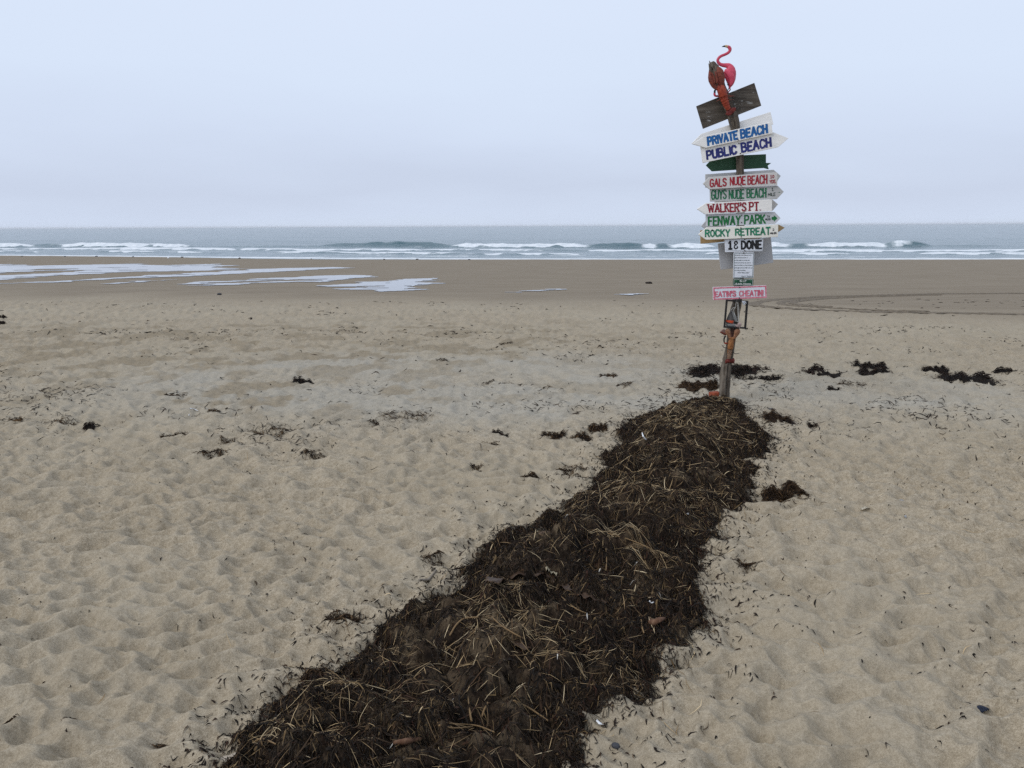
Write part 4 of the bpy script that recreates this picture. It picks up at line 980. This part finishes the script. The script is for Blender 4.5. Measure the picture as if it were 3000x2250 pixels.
# lower lobster
LB2 = empty('lobster', pt(Z8, 460, 1130, -.06)); tag(LB2, 'bleached orange lobster strapped to the lower post under the frame', 'lobster')
tube('carapace', Z8, [(480, 960), (474, 1010), (466, 1080), (456, 1160), (444, 1230)], [34, 52, 66, 70, 60], -.075, lob_o, LB2, .75, 16)
tube('tail', Z8, [(446, 1220), (440, 1280), (430, 1340), (420, 1400), (414, 1440)], [58, 54, 46, 40, 34], -.066, shell_mat('tan_tail_shell', (.10, .05, .03), (.20, .12, .075), (.30, .20, .13)), LB2, .6, 14, 6, .16, 6)
for pth, rad in (([(450, 1000), (425, 930), (402, 870), (392, 815), (395, 770)], [26, 36, 58, 56, 22]), ([(532, 1000), (560, 940), (592, 870), (604, 815), (600, 772)], [26, 40, 66, 66, 24])):
    tube('claw', Z8, pth, rad, -.085, lob_c, LB2, .5, 14)
for pth in ([(480, 1010), (455, 985), (440, 960)], [(500, 1010), (525, 985), (540, 960)]): tube('arm', Z8, pth, [28, 30, 26], -.08, lob_o, LB2)
for pth in ([(400, 1190), (330, 1198), (290, 1170), (258, 1132)], [(500, 1240), (525, 1300), (560, 1330), (650, 1318)], [(515, 1080), (545, 1060), (560, 1020)], [(400, 1230), (392, 1290), (400, 1320)]):
    tube('walking_leg', Z8, pth, [9, 9, 8, 5][:len(pth)], -.07, dark_wire if pth[0][1] in (1190, 1240) else lob_o, LB2, 1, 6)
for pth in ([(470, 975), (470, 900), (480, 820), (500, 770)], [(490, 975), (505, 900), (515, 810), (520, 770)]): tube('antenna', Z8, pth, [8, 7, 6, 4], -.062, lob_f, LB2, 1, 6)
HB = empty('curved_hook', pt(Z8, 320, 1040, -.03)); tag(HB, 'black curved hook with orange end left of the lower lobster', 'ornament')
hk2 = tube('hook', Z8, [(352, 948), (325, 962), (311, 1000), (310, 1050), (320, 1088)], [16, 18, 17, 16, 14], -.03, blackp, HB); tube('hook_base', Z8, [(316, 1085), (340, 1100), (385, 1098)], [15, 18, 20], -.035, lob_r, hk2)
sp_m = shell_mat('pinkish_shell', (.20, .10, .08), (.30, .19, .16), (.38, .28, .25))
SF = empty('shell_piece', pt(Z8, 300, 860, -.02)); tag(SF, 'pinkish brown shell piece jutting out left below the frame', 'shell')
kid(poly_board('shell_plate', [pt(Z8, x, y, -.03 + .0001 * x) for x, y in [(218, 852), (262, 800), (292, 782), (345, 800), (358, 870), (356, 935), (305, 918)]], .012, sp_m, None, .004), SF)
tube('shell_rim', Z8, [(222, 850), (275, 868), (330, 895), (358, 900)], [12, 18, 18, 14], -.045, lob_d, SF)
RB = empty('red_band', pt(Z8, 420, 1470, 0)); tag(RB, 'dull red strap with knot tied round the lower post', 'strap')
band_m = plain('dull_red_strap', (.13, .020, .014), .75, .4, 30)
cc = pt(Z8, 412, 1478, 0); rr_ = 15.2 * PXM
ring = [(cc.x + rr_ * math.cos(a), cc.y + rr_ * math.sin(a), cc.z + .006 * math.sin(3 * a)) for a in [2 * math.pi * i / 24 for i in range(25)]]
bm = bmesh.new(); pr = None; first = None
for x, y, zz in ring[:-1]:
    d = Vector((x - cc.x, y - cc.y, 0)).normalized(); row = [bm.verts.new(Vector((x, y, zz)) + d * a + Vector((0, 0, b))) for a, b in ((-.006, -.019), (.006, -.016), (.008, .0), (.006, .017), (-.006, .019))]
    if pr:
        for k in range(5): bm.faces.new((pr[k], row[k], row[(k + 1) % 5], pr[(k + 1) % 5]))
    else: first = row
    pr = row
for k in range(5): bm.faces.new((pr[k], first[k], first[(k + 1) % 5], pr[(k + 1) % 5]))
bmesh.ops.recalc_face_normals(bm, faces=bm.faces); kid(bm_obj('band', bm, band_m, None), RB)
tube('knot', Z8, [(480, 1478), (510, 1475), (540, 1486)], [18, 32, 20], -.045, band_m, RB, .9)

# picture frame: four bars
FR = empty('picture_frame', pt(Z8, 578, 455, -.1)); tag(FR, 'empty black picture frame hanging crooked on the lower post', 'frame')
fm = plain('black_frame_paint', (.016, .014, .014), .5)
o4 = [(357, 133), (852, 160), (802, 782), (303, 757)]; i4 = [(394, 172), (805, 194), (763, 744), (344, 722)]
for nm, a, b in (('top_rail', 0, 1), ('side_bar', 1, 2), ('bottom_rail', 2, 3), ('side_bar', 3, 0)):
    kid(poly_board(nm, [pt(Z8, *p, -.10) for p in (o4[a], o4[b], i4[b], i4[a])], .016, fm, None, .0015), FR)
# felt hat in the frame
HT = empty('pointed_hat', pt(Z8, 480, 640, -.06)); tag(HT, 'small grey pointed hat with orange band inside the frame', 'hat')
felt = plain('grey_felt', (.085, .080, .076), .95, .35, 40); felt_l = plain('light_grey_felt', (.20, .20, .195), .95, .25, 40); org = plain('orange_ribbon', (.42, .055, .016), .7, .2, 20)
tube('crown', Z8, [(445, 650), (442, 580), (448, 500), (455, 430), (462, 368)], [98, 84, 58, 32, 6], -.068, felt, HT, .5, 16)
tube('band', Z8, [(428, 642), (436, 614), (440, 590)], [96, 94, 88], -.070, org, HT, .52, 18)
tube('brim', Z8, [(352, 690), (420, 690), (500, 700), (570, 712), (650, 722)], [20, 48, 44, 34, 12], -.075, felt_l, HT, .5, 12)
tube('fold', Z8, [(470, 372), (505, 440), (545, 530), (585, 620)], [8, 34, 44, 30], -.062, felt_l, HT, .4, 12)
RI = empty('ribbon', pt(Z8, 600, 160, -.06)); tag(RI, 'pale ribbon strands dangling down the post inside the frame', 'ribbon')
rib = plain('pale_ribbon', (.46, .45, .42), .8, .15, 30)
for pth in ([(592, 140), (572, 230), (560, 310), (525, 365), (548, 470), (575, 590), (640, 640)], [(600, 140), (628, 260), (640, 400), (635, 520), (630, 640)], [(590, 140), (608, 250), (618, 400), (622, 600)], [(545, 305), (500, 325), (468, 370)]):
    tube('strand', Z8, pth, [7] * len(pth), -.066, rib, RI, .5, 6)
tube('bow', Z8, [(560, 690), (610, 720), (650, 670), (672, 700), (640, 760)], [12, 30, 36, 26, 10], -.108, plain('pinkish_cloth', (.36, .27, .25), .9, .25, 30), RI, .5, 10)
WO = empty('wire_ornament', pt(Z8, 770, 250, -.06)); tag(WO, 'tangle of clear plastic and dark wire at frame top right', 'ornament')
clear = plain('cloudy_plastic', (.50, .53, .58), .3, .3, 30)
tube('plastic_scrap', Z8, [(715, 165), (740, 200), (760, 235), (735, 250)], [14, 26, 18, 6], -.108, clear, WO, .4, 8); tube('plastic_scrap', Z8, [(750, 170), (785, 195), (800, 225)], [8, 16, 6], -.106, clear, WO, .4, 8)
for pth in ([(745, 190), (770, 235), (800, 300), (800, 345), (770, 395)], [(760, 185), (795, 240), (805, 330)]): tube('wire', Z8, pth, [4] * len(pth), -.104, dark_wire, WO, 1, 6)
tube('wire_bead', Z8, [(768, 392), (757, 408), (750, 416)], [8, 11, 5], -.104, dark_wire, WO)
# wire loops by the blank board
WL = empty('wire_loop', pt(Z1, 700, 1150, -.05)); tag(WL, 'dark wire wound round the post below the blank board', 'wire')
for pth in ([(665, 1040), (690, 1060), (740, 1050), (800, 1040)], [(690, 1060), (700, 1120), (690, 1190)], [(705, 1150), (715, 1180), (712, 1205)], [(715, 820), (740, 900), (745, 960)]): tube('strand', Z1, pth, [4] * len(pth), -.058, dark_wire, WL, 1, 6)

# ------------------------------------------------------------------ small things on the sand and the heap
def rock_bm(sx_, sy_, sz_, seed, sub=2, rough=.25):
    bm = bmesh.new(); bmesh.ops.create_icosphere(bm, subdivisions=sub, radius=1)
    for v_ in bm.verts:
        c_ = v_.co; f = 1 + rough * 2 * (float(fbm(np.array(c_.x * 1.6 + seed), np.array(c_.y * 1.6 + c_.z * 1.3), seed, 2)) - .5)
        v_.co = Vector((c_.x * sx_ * f, c_.y * sy_ * f, c_.z * sz_ * f))
    return bm
def place(o, px, py, dz=0.0, rz=0.0, tilt=(0, 0)):
    p = ground_hit(px, py); zt = float(top_z(np.array([p[0]]), np.array([p[1]]))[0])
    if zt - p[2] > .03:                                   # on the heap: meet the line of sight at its top
        d = ray(px, py); t = np.arange(1.2, 9.5, .01); q_ = CAM[None, :] + d[None, :] * t[:, None]
        hit = np.argmax(q_[:, 2] < top_z(q_[:, 0], q_[:, 1])); p = q_[hit]; zt = p[2]
    o.location = (p[0], p[1], zt + dz); o.rotation_euler = (tilt[0], tilt[1], rz); return o
# broken brick by the post
bm = bmesh.new(); bmesh.ops.create_cube(bm, size=1)
for v_ in bm.verts: v_.co = Vector((v_.co.x * .095, v_.co.y * .08, v_.co.z * .045))
bmesh.ops.bevel(bm, geom=list(bm.edges), offset=.006, segments=2, affect='EDGES'); bmesh.ops.subdivide_edges(bm, edges=list(bm.edges), cuts=2, use_grid_fill=True)
for v_ in bm.verts: v_.co *= 1 + .08 * (float(vnoise(np.array(v_.co.x * 60), np.array(v_.co.y * 60 + v_.co.z * 40), 6)) - .5)
bk = bm_obj('broken_brick', bm, plain('brick_clay', (.27, .062, .028), .9, .35, 30), None)
place(bk, 2094, 1167, .045, R(12), (R(4), R(-4))); tag(bk, 'orange red broken brick lying at the foot of the post', 'brick')

cream = plain('cream_shell', (.66, .60, .48), .5, .12, 30); greyw = plain('grey_white_shell', (.50, .52, .55), .4, .3, 40); bluesh = plain('blue_black_shell', (.035, .045, .075), .35, .5, 40)
whitep = plain('white_plastic', (.70, .71, .72), .5, .08, 20); stone_d = plain('dark_stone', (.05, .052, .06), .7, .4, 30)
def shell(name, px, py, size, m, label, rz=0.0, ribs=11, cat='shell', dz=.0, asp=.8):
    """ribbed half shell, domed"""
    bm = bmesh.new(); nr_, na = 7, 26; rows = []
    for i in range(1, nr_ + 1):
        r_ = i / nr_; row = []
        for k in range(na):
            a = math.pi * (.04 + .92 * k / (na - 1)); rip = 1 + .05 * math.cos(ribs * 2 * a) * r_
            row.append(bm.verts.new((size * r_ * rip * math.cos(a) * .62, size * asp * r_ * rip * math.sin(a) - size * .3, size * .34 * (1 - r_ ** 2.2) * (.6 + .4 * math.sin(a)) + .001)))
        rows.append(row)
    hinge = bm.verts.new((0, -size * .3, size * .2))
    for k in range(na - 1): bm.faces.new((hinge, rows[0][k], rows[0][k + 1]))
    for i in range(nr_ - 1):
        for k in range(na - 1): bm.faces.new((rows[i][k], rows[i + 1][k], rows[i + 1][k + 1], rows[i][k + 1]))
    r = bmesh.ops.solidify(bm, geom=list(bm.faces), thickness=.0015)
    o = bm_obj(name, bm, m, None); place(o, px, py, dz + .002, rz); tag(o, label, cat); return o
shell('seashell', 2535, 1488, .052, cream, 'cream coloured shell on the sand right of the heap', .4)
shell('seashell', 2642, 1462, .048, greyw, 'grey and white shell on the sand right of the cream one', -.8, 5)
shell('seashell', 2447, 1503, .022, cream, 'tiny white shell piece lower left of the cream shell', .9, 5)
shell('seashell', 2461, 1468, .018, cream, 'tiny white shell piece upper left of the cream shell', 2.0, 5)
shell('seashell', 2650, 1518, .030, greyw, 'flat white shell fragments below the grey and white shell', 1.2, 5, asp=.4)
shell('seashell', 2888, 2058, .040, bluesh, 'dark blue mussel shell on the sand at lower right', .5, 3, asp=1.2)
shell('seashell', 2057, 1608, .026, whitep, 'white shell on the right edge of the heap', .3, 5, dz=.01)
def strip(name, pts, r, m, label, cat, dz=.012, fl=.35, n=8, droop=True):
    """bent stick, stalk or strip through picture points, lying on whatever is there"""
    W_ = []
    for px, py in pts:
        e = empty('x'); place(e, px, py); W_.append(np.array(e.location)); bpy.data.objects.remove(e)
    W_ = [Vector((w[0], w[1], w[2] + dz)) for w in W_]
    rr_ = r if isinstance(r, (list, tuple)) else [r] * len(W_)
    P_, r_ = dens(W_, rr_, 4); c_ = P_[0].copy()
    bm = sweep([p - c_ for p in P_], r_, [x * (fl if fl > .5 else .6) for x in r_], n, seed=int(pts[0][0]), rough=.22 if cat == 'driftwood' else .06)
    o = bm_obj(name, bm, m, None); o.location = c_; tag(o, label, cat); return o
strip('plastic_strip', [(553, 1213), (556, 1203), (566, 1196), (580, 1197)], [.004, .006, .005, .003], whitep, 'curved white plastic strip on the left sand', 'plastic')
drift = wood('driftwood', (.045, .022, .013), (.12, .062, .036), (.21, .125, .078), 40)
strip('driftwood', [(1882, 1852), (1895, 1845), (1912, 1838), (1932, 1830), (1950, 1825)], [.004, .012, .0135, .010, .003], drift, 'orange brown driftwood piece on the right side of the heap', 'driftwood', .02, 1)
strip('driftwood', [(1155, 2192), (1190, 2188), (1232, 2180)], [.006, .010, .006], drift, 'short brown stick near the bottom of the heap', 'driftwood', .018, 1)
strip('driftwood', [(1228, 1695), (1255, 1682), (1278, 1672)], [.006, .008, .005], wood('grey_driftwood', (.12, .10, .08), (.22, .19, .155), (.33, .30, .25), 40), 'pale grey driftwood splinter on sand beside the mid heap', 'driftwood', .008, 1)
strip('feather', [(1881, 1279), (1884, 1290), (1894, 1302)], [.004, .006, .003], whitep, 'curved white quill on the upper left of the heap', 'feather', .03)
ST = [([(1318, 1878), (1336, 1848), (1360, 1828), (1402, 1824)], 'bent pale reed stalk forming an arch on the lower heap'),
      ([(1444, 1826), (1470, 1850), (1505, 1872), (1535, 1888)], 'long straight pale reed stalk right of the arched one'),
      ([(1282, 2136), (1340, 2140), (1400, 2152), (1448, 2164)], 'long golden reed stalk lying level near the bottom of the heap'),
      ([(1285, 2144), (1330, 2152), (1385, 2166)], 'golden reed stalk just below the long level one'),
      ([(1372, 2060), (1376, 2100), (1382, 2132)], 'upright pale reed stalk above the level golden ones'),
      ([(1430, 2075), (1420, 2095), (1412, 2118)], 'leaning short reed stalk right of the upright one'),
      ([(1505, 2070), (1555, 2095), (1605, 2130)], 'long thin reed stalk slanting down in lower heap centre'),
      ([(725, 2222), (765, 2204), (810, 2200)], 'curved pale reed stalk at the bottom left of the heap'),
      ([(1645, 1763), (1690, 1800), (1755, 1842)], 'long thin golden reed stalk slanting over the middle heap'),
      ([(1775, 1620), (1777, 1650), (1775, 1685)], 'upright golden reed stalk under the straw swathe'),
      ([(1886, 1870), (1880, 1850), (1878, 1830)], 'white stalk standing beside the orange driftwood'),
      ([(1780, 1575), (1840, 1592), (1900, 1618), (1935, 1650)], 'topmost arching straw of the straw swathe')]
for i, (p_, lab) in enumerate(ST): strip('reed_stalk', p_, [.0035] * len(p_) if i < 8 else [.0028] * len(p_), straw_m, lab, 'reed', .022, .6, 6)
# straw swathe on the middle heap
pts = []
C0 = [np.array([px, py]) for px, py in ((1770, 1600), (1830, 1612), (1890, 1632), (1930, 1660), (1850, 1640))]
for k in range(95):
    a = C0[k % 5] + rng.normal(0, (22, 9)); p = ground_hit(*a); pts.append([p[0] + .02, p[1] - .1])
pts = np.array(pts); n = len(pts)
v, q = ribbons(np.column_stack([pts, U(n, .006, .018)]), rng.normal(-.45, .28, n), U(n, .08, .24), U(n, .0014, .003), rng.normal(-.25, .15, n), U(n, .004, .014), rng.normal(0, .3, n), 6, mound_z)
o = obj('straw_swathe', np_mesh('straw_swathe', v, q), straw_m); tag(o, 'combed swathe of golden straw across the middle heap', 'straw', kind='stuff')
# brown lumps and frilled kelp
kelp = shell_mat('brown_kelp', (.018, .010, .006), (.048, .026, .014), (.11, .068, .036), .55)
for px, py, w_, h_, lab, m in ((1605, 1583, .12, .018, 'rounded brown sponge lump on the left of the middle heap', plain('brown_sponge', (.105, .066, .040), .9, .4, 60)),):
    o = bm_obj('sponge_lump', rock_bm(w_ * .5, w_ * .3, h_, int(px), 3, .4), m, None); place(o, px, py, .008, .2); tag(o, lab, 'sponge')
KF = [(1440, 1715), (1480, 1700), (1530, 1690), (1580, 1688), (1625, 1700)]
def frill(pts, wid, m, label):
    W_ = []
    for px, py in pts:
        e = empty('x'); place(e, px, py); W_.append(Vector(e.location)); bpy.data.objects.remove(e)
    P_, _ = dens(W_, [1] * len(W_), 10); c_ = P_[0].copy(); V_, nn = [], 9
    for i, p in enumerate(P_):
        t = (P_[min(i + 1, len(P_) - 1)] - P_[max(i - 1, 0)]).normalized(); s_ = Vector((-t.y, t.x, 0)).normalized()
        for k in range(nn):
            u = -1 + 2 * k / (nn - 1); ed = abs(u) ** 2
            V_.append(p - c_ + s_ * u * wid * (.7 + .5 * math.sin(i * .5)) + Vector((0, 0, 0.014 + .009 * ed * math.sin(i * 1.3 + u * 3) + .005 * math.sin(i * .45))))
    o = obj('kelp_frond', np_mesh('kelp_frond', np.array(V_), grid_quads(len(P_), nn)), m, smooth=True); o.location = c_
    md = o.modifiers.new('thick', 'SOLIDIFY'); md.thickness = .002; tag(o, label, 'kelp'); return o
frill(KF, .03, kelp, 'frilled brown kelp frond across the middle of the heap')
frill([(1598, 1672), (1612, 1680), (1630, 1692)], .02, plain('pale_kelp', (.42, .36, .25), .7, .3, 40), 'pale frilled kelp scrap at the end of the brown frond')
frill([(1640, 1725), (1690, 1745), (1740, 1765), (1775, 1775)], .014, kelp, 'narrow brown kelp ribbon right below the frilled frond')
frill([(1505, 1895), (1560, 1910), (1610, 1905)], .022, kelp, 'dark brown kelp sheet on the lower heap')
# litter
def scrap(px, py, s_, m, label, cat, seed, dz=.012):
    bm = bmesh.new(); g_ = bmesh.ops.create_grid(bm, x_segments=5, y_segments=4, size=1)
    for v_ in bm.verts:
        n_ = float(fbm(np.array(v_.co.x * 1.5 + seed), np.array(v_.co.y * 1.5), seed, 2)) - .5
        v_.co = Vector((v_.co.x * s_ * (1 + .5 * n_), v_.co.y * s_ * .45 * (1 + .6 * n_), s_ * .9 * n_ + .3 * s_ * v_.co.x ** 2))
    bmesh.ops.solidify(bm, geom=list(bm.faces), thickness=.0012); o = bm_obj('litter_scrap', bm, m, None); place(o, px, py, dz, seed * .7, (R(12), 0)); tag(o, label, cat)
scrap(1757, 2112, .015, whitep, 'crumpled white wrapper beside the lower right heap edge', 'wrapper', 3)
scrap(664, 2212, .038, plain('buff_paper', (.45, .38, .30), .9, .15, 20), 'buff crumpled paper at the bottom left of the heap', 'paper', 5)
scrap(1908, 1772, .010, whitep, 'white shredded scrap on the right side of the heap', 'plastic', 8)
scrap(2014, 1512, .012, whitep, 'tiny white scrap in the upper right heap', 'plastic', 11)
o = bm_obj('pebble', rock_bm(.014, .012, .010, 4), stone_d, None); place(o, 1804, 2184, .004); tag(o, 'dark round pebble on sand right of the lowest heap', 'pebble')
o = bm_obj('pebble', rock_bm(.05, .03, .018, 9), stone_d, None); place(o, 2262, 1193, .0); tag(o, 'blue grey stone half buried right of the signpost foot', 'pebble')
o = bm_obj('pebble', rock_bm(.10, .08, .09, 12), whitep, None); place(o, 493, 757, .04); tag(o, 'small white stone standing on wet sand near the surf', 'pebble')
o = bm_obj('pebble', rock_bm(.07, .06, .04, 15), stone_d, None); place(o, 643, 864, .02); tag(o, 'lone dark stone on damp sand below the shallow pools', 'pebble')
o = bm_obj('seaweed_lump', rock_bm(.13, .12, .05, 18, 3, .5), weed_black, None); place(o, 1900, 831, .03); tag(o, 'lone dark seaweed lump on wet sand left of the signpost', 'seaweed')
k0 = bm_obj('shore_stone', rock_bm(.16, .12, .10, 21, 2, .4), stone_d, None)
for i, (px, py) in enumerate([(64, 750), (190, 751), (283, 751), (390, 752), (533, 753), (702, 756), (912, 757.5), (1125, 759.5), (1222, 759.5), (1375, 760.5)]):
    o = k0 if i == 0 else k0.copy()
    if i: COL.objects.link(o)
    place(o, px, py + 1.2, .02, i * 1.7); sc_ = .35 + .5 * random.random(); o.scale = (sc_ * 1.3, sc_, sc_)
    tag(o, 'small dark stone at the edge of the surf', 'stone', 'small stones along the waterline')

# ------------------------------------------------------------------ sea air
bm = bmesh.new(); bmesh.ops.create_cube(bm, size=1)
for v_ in bm.verts: v_.co = Vector((v_.co.x * 12000, 2600 + v_.co.y * 6400, .7 + v_.co.z * 6.4))
hz = bm_obj('haze', bm, None, None, False)
hm = bpy.data.materials.new('sea_air'); hm.use_nodes = True; hm.node_tree.nodes.clear()
ho = N(hm.node_tree, 'ShaderNodeOutputMaterial'); hv = N(hm.node_tree, 'ShaderNodeVolumePrincipled')
hv.inputs['Color'].default_value = (.93, .95, .98, 1); hv.inputs['Density'].default_value = .00016
hm.node_tree.links.new(hv.outputs[0], ho.inputs['Volume']); hz.data.materials.append(hm)
tag(hz, 'thin pale sea mist softening the horizon', kind='stuff')
